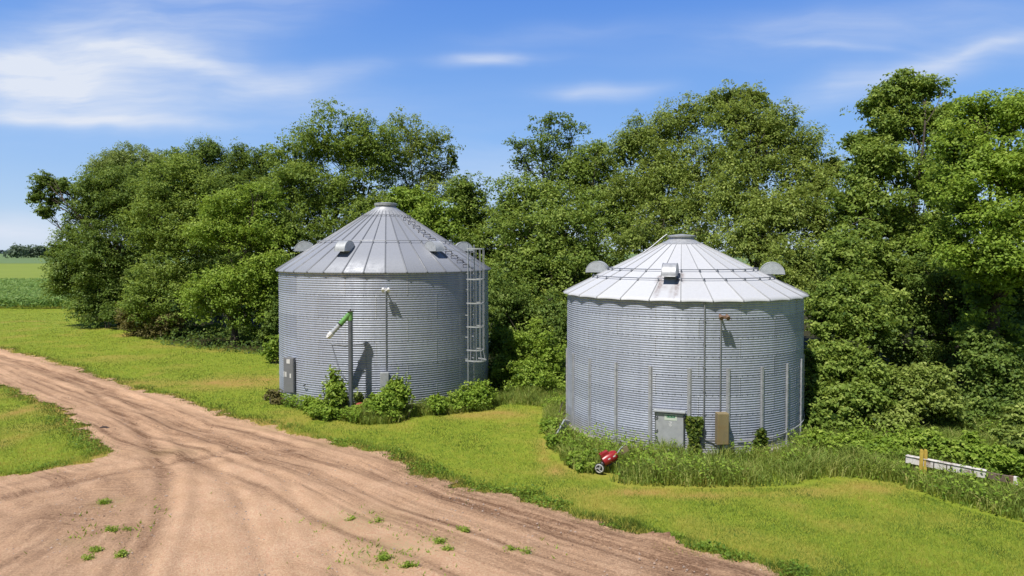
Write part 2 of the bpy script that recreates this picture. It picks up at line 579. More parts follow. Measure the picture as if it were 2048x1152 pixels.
dark = np.maximum(dark, 0.75 * blobmap(RX, RY, [(110, 1030, 150, 55, 1.0), (230, 960, 120, 25, .9), (470, 880, 120, 25, .55), (700, 940, 120, 14, .6), (620, 905, 80, 10, .6), (900, 1000, 100, 14, .5)]) * (0.4 + 1.0 * fine))
light = blobmap(RX, RY, [(560, 1080, 230, 110, .9), (420, 960, 90, 60, .5), (250, 800, 120, 30, .5), (800, 1120, 160, 60, .6), (640, 950, 80, 18, .35)]) * (0.5 + 0.8 * big)
tl = np.zeros(RX.shape)
w2 = (fbm(RX * 0.22 + 2, RY * 0.22, 2) - .5) * .35
for (p0, hw_, a_) in ((.95, .10, .7), (1.32, .08, .5), (2.05, .13, .95), (2.42, .09, .6), (2.95, .10, .6), (3.75, .13, .9), (4.1, .08, .5), (4.75, .10, .55), (5.5, .12, .5), (6.4, .10, .35)):
    tl = np.maximum(tl, a_ * np.exp(-((pcoord - p0 - w2 * (.4 + .12 * p0)) / hw_) ** 2))
tl *= (1 - wfan) * (0.35 + 0.9 * fbm(RX * .9 + 31, RY * .9, 3))
tv_ = np.zeros(RX.shape)
for (t0, hw_, a_) in ((-.12, .012, .6), (-.02, .010, .5), (.06, .014, .7), (.17, .010, .45), (.25, .012, .6), (.36, .012, .5)):
    tv_ = np.maximum(tv_, a_ * np.exp(-((th_ - t0 - w2 * .05) / hw_) ** 2))
tv_ *= wfan * (0.2 + 0.9 * fbm(RX * .9 + 51, RY * .9, 3))
rut -= .018 * tl + .012 * tv_
dark = np.maximum(dark * .74, .88 * np.maximum(tl, tv_))
rightside = np.clip((RX + 0.55 * (RY - 18) + 3.5) / 3.0, 0, 1)
dark = dark + np.clip((streak - 0.50) * 2.4, -0.2, 0.5) * (0.55 - 0.25 * wfan) + 0.16 * rightside
dark = np.clip(dark - 0.40 * light, 0, 1)
RZ = 0.016 + rut + (fine - 0.5) * 0.03 + (fbm(RX * 1.2, RY * 1.2, 3) - 0.5) * 0.035
RZ = np.maximum(RZ, -0.045)
RZ = RZ * np.clip(rsd / 0.5, 0, 1) + 0.012
bl = blobmap(RX, RY, [(1345, 1082, 40, 10, 1.0), (1310, 1076, 20, 7, .8)])
RZ += 0.16 * bl * (0.6 + 0.9 * fine)
dark = np.maximum(dark, bl * 0.95)
keep = rsd[:-1, :-1] > 0
# cull what no nearby camera could see, to save memory
cx_ = RX[:-1, :-1]; cy_ = RY[:-1, :-1]
keep &= (np.abs(cx_) < cy_ * 0.95 + 4)
ny2 = RX.shape[1]
ii = np.arange(RX.size).reshape(RX.shape)
fc = np.stack([ii[:-1, :-1], ii[1:, :-1], ii[1:, 1:], ii[:-1, 1:]], -1)[keep]
used = np.unique(fc)
remap = np.full(RX.size, -1, np.int64); remap[used] = np.arange(len(used))


def road_mat():
    m, nt, out = new_mat('dirt_road')
    b = nt.nodes.new('ShaderNodeBsdfPrincipled')
    nb = noise(nt, 1.1, 6, 0.65)
    nf = noise(nt, 22.0, 6, 0.75)
    nv = noise(nt, 70.0, 3, 0.7)
    light = ramp(nt, [(0.3, (0.66, 0.412, 0.250)), (0.7, (0.80, 0.52, 0.335))], nb).outputs[0]
    darkc = ramp(nt, [(0.3, (0.180, 0.100, 0.058)), (0.7, (0.310, 0.184, 0.114))], nf).outputs[0]
    cxy = nt.nodes.new('ShaderNodeCombineXYZ')
    nt.links.new(attr(nt, 'across'), cxy.inputs[0]); nt.links.new(attr(nt, 'along'), cxy.inputs[1])
    stk = noise(nt, 1.0, 6, 0.68, vec=cxy.outputs[0], scl=(7.0, 0.35, 1))
    stk2 = ramp(nt, [(0.36, (0, 0, 0)), (0.66, (1, 1, 1))], stk).outputs[0]
    dk = attr(nt, 'dark')
    lump = ramp(nt, [(0.40, (0, 0, 0)), (0.62, (1, 1, 1))], noise(nt, 9.0, 6, 0.75)).outputs[0]
    fac = math_n(nt, 'MULTIPLY', dk, math_n(nt, 'ADD', math_n(nt, 'MULTIPLY', stk2, 0.75), math_n(nt, 'ADD', math_n(nt, 'MULTIPLY', lump, 0.4), 0.42)))
    fac = math_n(nt, 'ADD', fac, math_n(nt, 'MULTIPLY', stk2, 0.16), clamp=True)
    c = mixc(nt, fac, light, darkc)
    c = mixc(nt, 0.8, c, ramp(nt, [(0.28, (0.25, 0.25, 0.25)), (0.5, (0.5, 0.5, 0.5)), (0.72, (0.75, 0.75, 0.75))], nf).outputs[0], 'OVERLAY')
    peb = ramp(nt, [(0.68, (0, 0, 0)), (0.74, (1, 1, 1))], nv).outputs[0]
    c = mixc(nt, math_n(nt, 'MULTIPLY', peb, 0.5), c, (0.6, 0.5, 0.42))
    gs = attr(nt, 'green')
    c = mixc(nt, math_n(nt, 'MULTIPLY', gs, ramp(nt, [(0.45, (0, 0, 0)), (0.6, (1, 1, 1))], nf).outputs[0]), c, (0.20, 0.23, 0.05))
    nt.links.new(c, b.inputs['Base Color'])
    b.inputs['Roughness'].default_value = 0.95
    b.inputs['Specular IOR Level'].default_value = 0.1
    h = math_n(nt, 'ADD', nf, math_n(nt, 'MULTIPLY', nv, 0.4))
    nt.links.new(bump(nt, h, 0.9, 0.05), b.inputs['Normal'])
    nt.links.new(b.outputs[0], out.inputs[0])
    return m


green = blobmap(RX, RY, [(760, 1120, 60, 20, .8), (215, 1005, 30, 8, .7), (800, 1095, 90, 25, .45), (140, 1085, 40, 10, .3), (690, 890, 60, 6, .5),
                         (560, 858, 50, 6, .6), (340, 905, 60, 8, .3), (880, 1085, 40, 10, .5), (1040, 1100, 30, 8, .5), (720, 1040, 80, 22, .4)])
ro = np_mesh('dirt_road', np.stack([RX, RY, RZ], -1).reshape(-1, 3)[used], remap[fc], road_mat(),
             vattr={'across': across.ravel()[used], 'along': along.ravel()[used], 'dark': dark.ravel()[used], 'green': green.ravel()[used]}, smooth=True)
tag(ro, kind='structure')

# ---------------------------------------------------------------- far fields
def sheet(name, x0, x1, y0, y1, z, mat, n=40):
    xs = np.linspace(x0, x1, n); ys = np.linspace(y0, y1, n)
    X, Y = np.meshgrid(xs, ys, indexing='ij')
    i = np.arange(n * n).reshape(n, n)
    f = np.stack([i[:-1, :-1], i[1:, :-1], i[1:, 1:], i[:-1, 1:]], -1).reshape(-1, 4)
    return tag(np_mesh(name, np.stack([X, Y, np.full_like(X, z)], -1), f, mat), kind='structure')


def field_mat(name, a, b_, scale):
    m, nt, out = new_mat(name)
    b = nt.nodes.new('ShaderNodeBsdfPrincipled')
    n = noise(nt, scale, 6, 0.7, scl=(1, 0.5, 1))
    n2 = noise(nt, scale * 0.06, 4, 0.6)
    c = ramp(nt, [(0.3, a), (0.7, b_)], n).outputs[0]
    c = mixc(nt, 0.5, c, ramp(nt, [(0.3, a), (0.7, b_)], n2).outputs[0])
    nt.links.new(c, b.inputs['Base Color'])
    b.inputs['Roughness'].default_value = 0.9
    b.inputs['Specular IOR Level'].default_value = 0.1
    nt.links.new(b.outputs[0], out.inputs[0])
    return m


sheet('soybean_field', -700, 700, 127, 330, 0.30, field_mat('soybean', (0.20, 0.26, 0.045), (0.26, 0.32, 0.06), 0.8))
sheet('far_field', -2500, 2500, 331, 1700, 0.34, field_mat('far_crop', (0.14, 0.21, 0.085), (0.18, 0.26, 0.11), 0.05))

# ---------------------------------------------------------------- leaf machinery
def leaf_quads(c, L, W, nrm, fold=0.25, dirv=None):
    n = len(c)
    nrm = nrm / (np.linalg.norm(nrm, axis=1, keepdims=True) + 1e-9)
    d = rng.normal(size=(n, 3)) if dirv is None else dirv + rng.normal(size=(n, 3)) * 0.35
    d -= nrm * (d * nrm).sum(1, keepdims=True)
    d /= (np.linalg.norm(d, axis=1, keepdims=True) + 1e-9)
    s = np.cross(nrm, d)
    L = (L * (0.65 + 0.7 * rng.random(n)))[:, None]
    W = W / 1.0 * (0.65 + 0.7 * rng.random(n))[:, None]
    up = nrm * (W * fold)
    v = np.stack([c - d * L * .5, c + s * W * .5 + up, c + d * L * .5, c - s * W * .5 + up], 1)
    return v.reshape(-1, 3)


def build_leaves(name, v, tint, mat, parent):
    n = len(v) // 4
    f = np.arange(n * 4).reshape(n, 4)
    return np_mesh(name, v, f, mat, parent, fattr={'tint': tint})


def clump_leaves(cc, cr, per, L, W, flat=0.75, droop=0.0, axisc=None):
    """leaves gathered in sprays, sprays gathered in clumps: cc (m,3) centres, cr (m,) radii"""
    m = len(cc)
    nsub = np.maximum(5, (13 * (cr / cr.mean()) ** 2 * (0.6 + 0.8 * rng.random(m)))).astype(int)
    ks = np.repeat(np.arange(m), nsub)
    ns = len(ks)
    ds = rng.normal(size=(ns, 3)); ds[:, 2] = ds[:, 2] * 0.9 + 0.15
    ds /= np.linalg.norm(ds, axis=1, keepdims=True)
    rs_ = 0.35 + 0.65 * rng.random(ns) ** 0.6
    rs_ *= np.where(rng.random(ns) < 0.2, 1.2 + 0.45 * rng.random(ns), 1.0)          # shoots that stick out
    off = ds * rs_[:, None]
    off[:, :2] *= (0.8 + 0.5 * rng.random(m))[ks][:, None]
    off[:, 2] *= flat
    if droop:
        hr = np.hypot(off[:, 0], off[:, 1])
        off[:, 2] -= droop * hr ** 2
    sc = cc[ks] + off * cr[ks][:, None]
    sr = cr[ks] * (0.20 + 0.16 * rng.random(ns))
    cnt = np.maximum(2, per / 13.0 * (0.5 + 1.0 * rng.random(ns))).astype(int)
    k = np.repeat(np.arange(ns), cnt)
    n = len(k)
    e = rng.normal(size=(n, 3))
    e[:, 2] *= 0.6
    if droop:
        e[:, 2] -= np.abs(rng.normal(size=n)) * droop * 0.7
    pos = sc[k] + e * sr[k][:, None] * 0.75
    nrm = ds[k] * 0.6 + np.array([0, 0, 0.65]) + rng.normal(size=(n, 3)) * 0.5
    v = leaf_quads(pos, L, W, nrm, dirv=np.concatenate([ds[k][:, :2], -0.4 * np.ones((n, 1))], 1) if droop else None)
    ct = rng.random(m); st = rng.random(ns)
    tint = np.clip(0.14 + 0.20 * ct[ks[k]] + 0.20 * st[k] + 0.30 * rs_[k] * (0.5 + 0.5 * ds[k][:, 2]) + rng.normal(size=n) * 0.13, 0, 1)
    return v, tint


def limb_curve(a, b, sag, n=6):
    a = np.asarray(a); b = np.asarray(b)
    t = np.linspace(0, 1, n)[:, None]
    L = np.linalg.norm(b - a)
    p = a * (1 - t) + b * t
    side = rng.normal(size=3) * 0.07 * L
    p = p + np.sin(t * PI) * (side + np.array([0, 0, sag * L]))
    return p


PROTO = {}


def tree(name, label, base, lobes, mat, group=None, cat='tree', leaf=(0.17, 0.105), per=110, rc=0.62, dens=2.6, trunk_r=0.2,
         droop=0.0, bark='bark', flat=0.75, sparse=1.0, yfac=0.85, shell=0.5, core=1.0):
    """lobes: list of (px, py, rx_px, ry_px, depth)"""
    root = empty(name, (base[0], base[1], 0))
    tag(root, label, cat, group)
    b3 = np.array([base[0], base[1], -0.05])
    rc *= 1.22; per *= 1.45
    C = []
    for (px, py, rpx, rpy, Y) in lobes:
        c = at(px, py, Y)
        C.append((c, rpx / F * Y, rpx / F * Y * yfac, rpy / F * Y))
    cen = np.array([c for c, *_ in C])
    wgt = np.array([a * b * d for _, a, b, d in C])
    top = (cen * wgt[:, None]).sum(0) / wgt.sum()
    zmax = cen[:, 2].max()
    mb = MB()
    # trunk to the middle of the crown
    th = max(1.2, top[2] * 0.85)
    tp = np.array([b3[0] * 0.35 + top[0] * 0.65, b3[1] * 0.35 + top[1] * 0.65, th])
    tr = limb_curve(b3, tp, 0.0, 9)
    tr[1] = tr[1] * 0.5 + np.array([b3[0], b3[1], tr[1][2]]) * 0.5
    rr = [trunk_r * (1.35 if i == 0 else 1.0 - 0.75 * i / 8) for i in range(9)]
    mb.tube(tr - b3 * [1, 1, 0], rr, 9)
    allc, allr = [], []
    corep = []
    for (c, rx, ry, rz) in C:
        if core:
            q = rng.normal(size=(int(60 * core * max(1, rx * rz / 4)), 3))
            q /= np.linalg.norm(q, axis=1, keepdims=True)
            q *= (rng.random(len(q)) ** .4 * .60)[:, None]; q[:, 2] -= .12
            corep.append(c + q * np.array([rx, ry, rz]))
        # limb from trunk to the lobe
        h = np.clip((c[2] - rz * 0.8) / max(th, 0.1), 0.25, 0.96)
        k = int(h * 8)
        s = tr[k]
        lb = limb_curve(s, c, 0.05, 7)
        r0 = max(0.03, rr[k] * 0.62)
        mb.tube(lb - b3 * [1, 1, 0], [r0 * (1 - 0.11 * i) for i in range(7)], 6)
        rcl = min(rc, 0.48 * min(rx, rz) + 0.1)
        nn = max(5, int(dens * sparse * (rx * rz + rx * ry + ry * rz) / 3 * 3.1 / rcl ** 2))
        d = rng.normal(size=(nn, 3)); d /= np.linalg.norm(d, axis=1, keepdims=True)
        # keep most of the clumps on the side and top, fewer behind and below
        kp = (rng.random(nn) < np.where(d[:, 1] > 0.35, 0.45, 1.0)) & (rng.random(nn) < np.where(d[:, 2] < -0.55, 0.55, 1.0))
        d = d[kp]
        r = (shell + (1 - shell) * rng.random(len(d)) ** 0.8) * (0.84 + 0.24 * rng.random(len(d)))
        p = c + d * r[:, None] * np.array([rx, ry, rz])
        p = p[p[:, 2] > 0.25]
        cr = rcl * (0.6 + 0.75 * rng.random(len(p)))
        allc.append(p); allr.append(cr)
        # twigs
        for q in p[::2]:
            kk = rng.integers(3, 7)
            tw = limb_curve(lb[kk], q, 0.06, 4)
            mb.tube(tw - b3 * [1, 1, 0], [0.032, 0.024, 0.016, 0.008], 4, caps=False)
    cc = np.concatenate(allc); cr = np.concatenate(allr)
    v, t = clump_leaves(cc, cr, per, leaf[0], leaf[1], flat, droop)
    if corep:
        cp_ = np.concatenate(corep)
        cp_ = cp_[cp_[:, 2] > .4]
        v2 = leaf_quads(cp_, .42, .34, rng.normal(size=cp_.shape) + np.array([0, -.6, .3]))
        v = np.concatenate([v, v2]); t = np.concatenate([t, rng.random(len(cp_)) * .06])  # added near-black inner cards: crown shade put into the colour, also block sky light
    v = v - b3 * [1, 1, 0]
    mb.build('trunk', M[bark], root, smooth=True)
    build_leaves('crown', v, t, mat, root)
    return root


def bush(name, label, lobes, mat, cat='shrub', group=None, leaf=(0.13, 0.085), per=110, rc=0.38, dens=2.4, flat=0.85, base=None, stems=7, z0=0.05, droop=0.0, shoots=()):
    C = []
    for (px, py, rpx, rpy, Y) in lobes:
        c = at(px, py, Y)
        C.append((c, rpx / F * Y, rpx / F * Y * 0.85, rpy / F * Y))
    if base is None:
        base = (np.mean([c[0] for c, *_ in C]), np.mean([c[1] for c, *_ in C]))
    root = empty(name, (base[0], base[1], 0))
    tag(root, label, cat, group)
    b3 = np.array([base[0], base[1], 0.0])
    mb = MB()
    allc, allr = [], []
    for (c, rx, ry, rz) in C:
        rcl = min(rc, 0.5 * min(rx, rz) + 0.05)
        nn = max(5, int(dens * (rx * rz + rx * ry + ry * rz) / rcl ** 2))
        d = rng.normal(size=(nn, 3)); d /= np.linalg.norm(d, axis=1, keepdims=True)
        d = d[(rng.random(nn) < np.where(d[:, 1] > 0.4, 0.5, 1.0))]
        r = (0.35 + 0.65 * rng.random(len(d))) * (0.85 + 0.4 * rng.random(len(d)))
        p = c + d * r[:, None] * np.array([rx, ry, rz])
        p = p[p[:, 2] > z0]
        if len(p) == 0: continue
        allc.append(p); allr.append(rcl * (0.55 + 0.8 * rng.random(len(p))))
        k = max(3, stems // len(C))
        for q in p[:k]:
            s = b3 + np.array([rng.normal() * 0.12, rng.normal() * 0.12, -0.02])
            mb.tube(limb_curve(s, q, 0.05, 5) - b3, [0.03, 0.024, 0.018, 0.012, 0.006], 5, caps=False)
    cc = np.concatenate(allc); cr = np.concatenate(allr)
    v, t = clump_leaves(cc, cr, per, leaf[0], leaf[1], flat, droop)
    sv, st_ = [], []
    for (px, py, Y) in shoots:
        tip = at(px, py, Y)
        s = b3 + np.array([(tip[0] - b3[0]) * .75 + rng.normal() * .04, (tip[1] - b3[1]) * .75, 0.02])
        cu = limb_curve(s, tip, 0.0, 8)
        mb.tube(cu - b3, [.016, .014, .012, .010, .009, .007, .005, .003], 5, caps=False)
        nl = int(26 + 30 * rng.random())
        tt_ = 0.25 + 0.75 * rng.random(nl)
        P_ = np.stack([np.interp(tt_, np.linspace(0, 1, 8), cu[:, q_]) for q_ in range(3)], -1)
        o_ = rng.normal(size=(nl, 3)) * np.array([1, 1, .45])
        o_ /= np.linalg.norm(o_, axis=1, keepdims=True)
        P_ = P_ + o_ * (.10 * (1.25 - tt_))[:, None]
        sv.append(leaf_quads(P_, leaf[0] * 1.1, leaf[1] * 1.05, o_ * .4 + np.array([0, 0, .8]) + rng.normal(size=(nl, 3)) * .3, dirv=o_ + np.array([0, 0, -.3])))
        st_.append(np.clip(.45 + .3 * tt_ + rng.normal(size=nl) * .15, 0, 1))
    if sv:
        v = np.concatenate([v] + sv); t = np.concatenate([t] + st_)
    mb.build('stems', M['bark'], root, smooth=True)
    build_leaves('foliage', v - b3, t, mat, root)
    return root


# ---------------------------------------------------------------- grain bins
def pol(r, phi, z):
    """point in bin coordinates; phi in degrees, 0 faces the road, positive to the right"""
    a = rad(phi)
    return np.array([r * math.sin(a), -r * math.cos(a), z])


def frame(phi):
    a = rad(phi)
    er = Vector((math.sin(a), -math.cos(a), 0)); et = Vector((math.cos(a), math.sin(a), 0))
    m = Matrix.Identity(3)
    m.col[0] = et; m.col[1] = -er; m.col[2] = Vector((0, 0, 1))    # local x = tangent (right), y = inwards, z = up
    return m


def bin_wall(root, R, z0, ring_h, rings, per_ring, amp, sheets, mat, off, nphi=180):
    """corrugated wall of rolled sheets, bolted in staggered rings"""
    n6 = 6
    seam_w = 0.55
    phis = set(np.round(np.arange(0, 360, 360 / nphi), 4))
    step = 360 / sheets
    seams = {}
    for par in (0, 1):
        for k in range(sheets):
            s = (off + k * step + par * step / 2) % 360
            seams.setdefault(par, []).append(s)
            phis = {p for p in phis if min(abs(p - s), 360 - abs(p - s)) > 1.0}
    for par in (0, 1):
        for s in seams[par]:
            for d in (-seam_w / 2, seam_w / 2):
                phis.add(round((s + d) % 360, 4))
    ph = np.array(sorted(phis)); nph = len(ph)
    rows = rings * per_ring * n6 + 1
    z = z0 + np.arange(rows) * (ring_h / per_ring / n6)
    r = R + amp * np.sin(2 * PI * np.arange(rows) / n6 + 0.3)
    A, Z = np.meshgrid(np.radians(ph), z, indexing='ij')
    Rr = np.broadcast_to(r, A.shape)
    V = np.stack([Rr * np.sin(A), -Rr * np.cos(A), Z], -1)
    i = np.arange(A.size).reshape(A.shape)
    ip = np.roll(i, -1, axis=0)
    f = np.stack([i[:, :-1], ip[:, :-1], ip[:, 1:], i[:, 1:]], -1)     # nph x rows-1 x 4
    mid = np.where(np.roll(ph, -1) < ph, (ph + np.roll(ph, -1) + 360) / 2, (ph + np.roll(ph, -1)) / 2) % 360
    ring_i = np.minimum(np.arange(rows - 1) // (per_ring * n6), rings - 1)
    tint = np.zeros((nph, rows - 1)); seam = np.zeros((nph, rows - 1))
    tb = rng.random((rings, sheets)) * 0.8 + 0.1
    for q in range(rings):
        par = q % 2
        s0 = (off + par * step / 2) % 360
        k = (np.floor(((mid - s0) % 360) / step)).astype(int) % sheets
        sm = np.min([np.minimum(np.abs(mid - s), 360 - np.abs(mid - s)) for s in seams[par]], axis=0) < seam_w * 0.45
        m = ring_i == q
        tint[:, m] = tb[q][k][:, None]
        seam[:, m] = sm[:, None] * 1.0
    np_v = V.reshape(-1, 3)
    # bolts along ring laps and sheet laps, same mesh
    bv, bf = [], []
    s = 0.011
    def bolt(phi, zz, rr):
        fr = frame(phi); c = Vector(pol(rr, phi, zz))
        b = len(bv)
        for (x, y_, q_) in ((-1, -.6, -1), (1, -.6, -1), (1, -.6, 1), (-1, -.6, 1), (-1, .8, -1), (1, .8, -1), (1, .8, 1), (-1, .8, 1)):
            bv.append(tuple(c + fr @ Vector((x * s, y_ * s, q_ * s))))
        bf.extend([[b, b + 1, b + 2, b + 3], [b, b + 4, b + 5, b + 1], [b + 1, b + 5, b + 6, b + 2], [b + 2, b + 6, b + 7, b + 3], [b + 3, b + 7, b + 4, b]])
    for q in range(1, rings):
        zz = z0 + q * ring_h + ring_h / per_ring * 0.2
        for k in range(int(360 / 2.6)):
            p = -115 + k * 2.6
            if p < 115: bolt(p, zz, R + amp + 0.004)
    for q in range(rings):
        for sv in seams[q % 2]:
            sv2 = sv if sv < 180 else sv - 360
            if abs(sv2) > 115: continue
            for k in range(per_ring):
                bolt(sv2, z0 + q * ring_h + (k + 0.2) * ring_h / per_ring, R + amp + 0.004)
    nb = len(np_v)
    allv = np.concatenate([np_v, np.array(bv)])
    F4 = np.concatenate([f.reshape(-1, 4), np.array(bf) + nb])
    tt = np.concatenate([tint.ravel(), np.full(len(bf), 0.25)])
    ss = np.concatenate([seam.ravel(), np.zeros(len(bf))])
    return np_mesh('wall', allv, F4, mat, root, fattr={'tint': tt, 'seam': ss, 'ribd': np.concatenate([np.zeros(tint.size), np.full(len(bf), 0.9)])}, smooth=True)


def bin_roof(root, Re, ze, Rt, zt, n, off, mat, scallop, rib_h, rib_w, rust=None, sub=8, rows=22, ridges=0):
    """conical roof of n tapered panels with a standing rib at every joint"""
    V, Fc, T, RU = [], [], [], []
    nrib0 = None
    step = 360.0 / n
    for k in range(n):
        p0 = off + k * step
        tv = rng.random()
        b = len(V)
        for i in range(rows + 1):
            t = i / rows
            for j in range(sub + 1):
                u_ = j / sub
                phi = p0 + u_ * step
                # flat panel between two ribs
                sag = math.cos(rad(step / 2)) / math.cos(rad((u_ - 0.5) * step))
                bow = 4 * u_ * (1 - u_)
                r = (Re * (1 - t) + Rt * t) * sag - scallop * bow * (1 - t) ** 6
                z = ze * (1 - t) + zt * t + scallop * 0.75 * bow * (1 - t) ** 6
                if ridges: z += ridges * (j % 2) * (1 - t * 0.7)
                V.append(pol(r, phi, z))
                RU.append(rust(phi, r) if rust else 0.0)
        for i in range(rows):
            for j in range(sub):
                a = b + i * (sub + 1) + j
                Fc.append([a, a + 1, a + sub + 2, a + sub + 1]); T.append(tv)
        # turned down lip
        b2 = len(V)
        for j in range(sub + 1):
            q = np.array(V[b + j]) - [0, 0, 0.05]
            V.append(q); RU.append(0.0)
        for j in range(sub):
            Fc.append([b2 + j, b2 + j + 1, b + j + 1, b + j]); T.append(tv)
    nrib0 = len(Fc)
    for k in range(n):
        phi = off + k * step
        b = len(V)
        da = rib_w / 2
        for (t, wsc) in ((-0.006, 1.0), (0.33, 0.9), (0.66, 0.75), (0.93, 0.5)):
            r = Re * (1 - t) + Rt * t; z = ze * (1 - t) + zt * t
            fr = frame(phi); c = Vector(pol(r, phi, z))
            for (x, h) in ((-1.3, -0.004), (-0.6, 1), (0.6, 1), (1.3, -0.004)):
                V.append(tuple(c + fr @ Vector((x * da * wsc, 0, h * rib_h if h > 0 else h)))); RU.append(0.0)
        for i in range(3):
            for j in range(3):
                a = b + i * 4 + j
                Fc.append([a, a + 1, a + 5, a + 4]); T.append(0.25)
        Fc.append([b + 3, b + 2, b + 1, b]); T.append(0.0)
    o = np_mesh('roof', np.array(V), np.array(Fc), mat, root, fattr={'tint': T, 'ribd': [0.0] * nrib0 + [1.0] * (len(Fc) - nrib0)}, vattr={'rust': RU})
    return o


def bin_cap(root, Rt, zt, Rl, zl, mat, lip=0.09):
    """flared collar, filler ring and lid on the peak"""
    m = MB()
    n = 48
    prof = [(Rl, zl + 0.012), (Rt + 0.04, zt + 0.02), (Rt + 0.02, zt + 0.09), (Rt + 0.08, zt + 0.095), (Rt + 0.09, zt + 0.095 + lip), (Rt + 0.06, zt + 0.11 + lip), (Rt * 0.6, zt + 0.135 + lip), (0.02, zt + 0.16 + lip)]
    vs = [tuple(pol(r, 360 * k / n, z)) for (r, z) in prof for k in range(n)]
    fs = [(i * n + k, i * n + (k + 1) % n, (i + 1) * n + (k + 1) % n, (i + 1) * n + k) for i in range(len(prof) - 1) for k in range(n)]
    m.add(vs, fs)
    return m.build('peak_cap', mat, root, smooth=True)


def half_drum(root, phi, rc, zc, R, w, mat, roof_z):
    """drum shaped roof vent hood, open on the downhill underside"""
    fr = frame(phi)
    c = Vector(pol(rc, phi, zc))
    m = MB()
    n = 18
    vs, fs = [], []
    A = [PI * i / n for i in range(n + 1)]
    for rr in (R, R - 0.015):
        for s in (-1, 1):
            ww = w / 2 if rr == R else w / 2 - 0.015
            vs += [tuple(c + fr @ Vector((s * ww, -rr * math.cos(a), rr * math.sin(a)))) for a in A]
    k = n + 1
    for i in range(n):
        fs.append((i, i + 1, k + i + 1, k + i))               # outer barrel
        fs.append((2 * k + i + 1, 2 * k + i, 3 * k + i, 3 * k + i + 1))
    fs.append(tuple(range(0, k))[::-1])                        # end discs
    fs.append(tuple(range(k, 2 * k)))
    fs.append(tuple(range(2 * k, 3 * k)))
    fs.append(tuple(range(3 * k, 4 * k))[::-1])
    m.add(vs, fs)
    # rolled rim along the front lip and the disc edges
    for s in (-1, 1):
        m.tube([c + fr @ Vector((s * w / 2, -(R + .004) * math.cos(a), (R + .004) * math.sin(a))) for a in A], 0.011, 6)
    m.tube([c + fr @ Vector((s * w / 2, -R, 0)) for s in (-1, 1)], 0.012, 6)
    o = m.build('roof_vent', mat, root, smooth=True)
    t = MB()
    # throat: uphill half closed down to the roof
    y0, y1 = 0.02, R - 0.03
    zb0 = roof_z(rc - y0) - zc - 0.03; zb1 = roof_z(rc - y1) - zc - 0.03
    P = []
    for s in (-1, 1):
        for (y, z) in ((y0, zb0), (y1, zb1), (y1, 0.02), (y0, 0.02)):
            P.append(c + fr @ Vector((s * (w / 2 - 0.03), y, z)))
    t.add(P, [(0, 1, 2, 3), (7, 6, 5, 4), (0, 3, 7, 4), (1, 5, 6, 2)])
    t.build('throat', M['zinc_dark'], o)
    return o


def hoop(root, r, z, n, off, lift, mat, name='roof_hoop', thick=0.013):
    m = MB()
    pts = [pol(r, off + k * 360 / n, z + lift) for k in range(n)]
    for k in range(n):
        m.tube([pts[k], pts[(k + 1) % n]], thick, 5, caps=False)
        fr = frame(off + k * 360 / n)
        a = Vector(pts[k])
        m.tube([a, a + fr @ Vector((0, -0.02, -lift))], thick * 1.2, 5)
        m.tube([a + fr @ Vector((0.03, -0.03, -lift + 0.02)), a + fr @ Vector((0.0, 0.0, 0.02))], thick * 1.1, 5)
    return m.build(name, mat, root)


def foundation(root, R, h):
    m = MB()
    n = 72
    ro_, ri = R + 0.14, R - 0.3
    vs = [tuple(pol(r, 360 * k / n, z)) for (r, z) in ((ro_, -0.1), (ro_, h - 0.02), (ro_ - 0.02, h), (ri, h)) for k in range(n)]
    fs = [(i * n + k, i * n + (k + 1) % n, (i + 1) * n + (k + 1) % n, (i + 1) * n + k) for i in range(3) for k in range(n)]
    m.add(vs, fs)
    return m.build('foundation', M['concrete'], root)


def on_wall(phi, R):
    """matrix and origin helper: x right along the wall, y inwards, z up"""
    return frame(phi), Vector(pol(R, phi, 0))


# ===== taller bin on the left
A_ = empty('grain_bin', (BIN_A[0], BIN_A[1], 0))
tag(A_, 'taller galvanised grain bin on the left with a caged ladder on its wall', 'grain bin', 'round steel grain bins beside the drive')
za = 5.37
foundation(A_, RA, 0.07)
bin_wall(A_, RA, 0.06, (za - 0.06) / 6, 6, 10, 0.0102, 12, M['wall_left'], 35.5 - 30)
Rt_a, zt_a, Re_a = 0.42, 8.09, 4.66
sl_a = (zt_a - za) / (Re_a - Rt_a)
rz_a = lambda r: za + (Re_a - r) * sl_a
bin_roof(A_, Re_a, za, Rt_a, zt_a, 36, 10, M['roof_left'], 0.0, 0.045, 0.055, sub=14, rows=4, ridges=0.007)
bin_cap(A_, Rt_a, zt_a, 0.98, rz_a(0.98), M['zinc'])
for ph in (-77, -17, 44, 104, 166, 226):
    half_drum(A_, ph, 3.48, 6.16, 0.42, 0.44, M['zinc_light'], rz_a)
hoop(A_, 2.92, rz_a(2.92), 36, 10, 0.11, M['zinc_dark'])
# grab loops below the collar
for k in range(36):
    ph = 15 + k * 10
    if abs((ph + 180) % 360 - 180) > 110: continue
    g = MB()
    fr = frame(ph); c = Vector(pol(1.08, ph, rz_a(1.08)))
    g.tube([c + fr @ Vector(p) for p in ((-.06, 0, 0), (-.06, -.03, .07), (.06, -.03, .07), (.06, 0, 0))], 0.010, 5)
    g.build('grab_loop', M['zinc_dark'], A_)
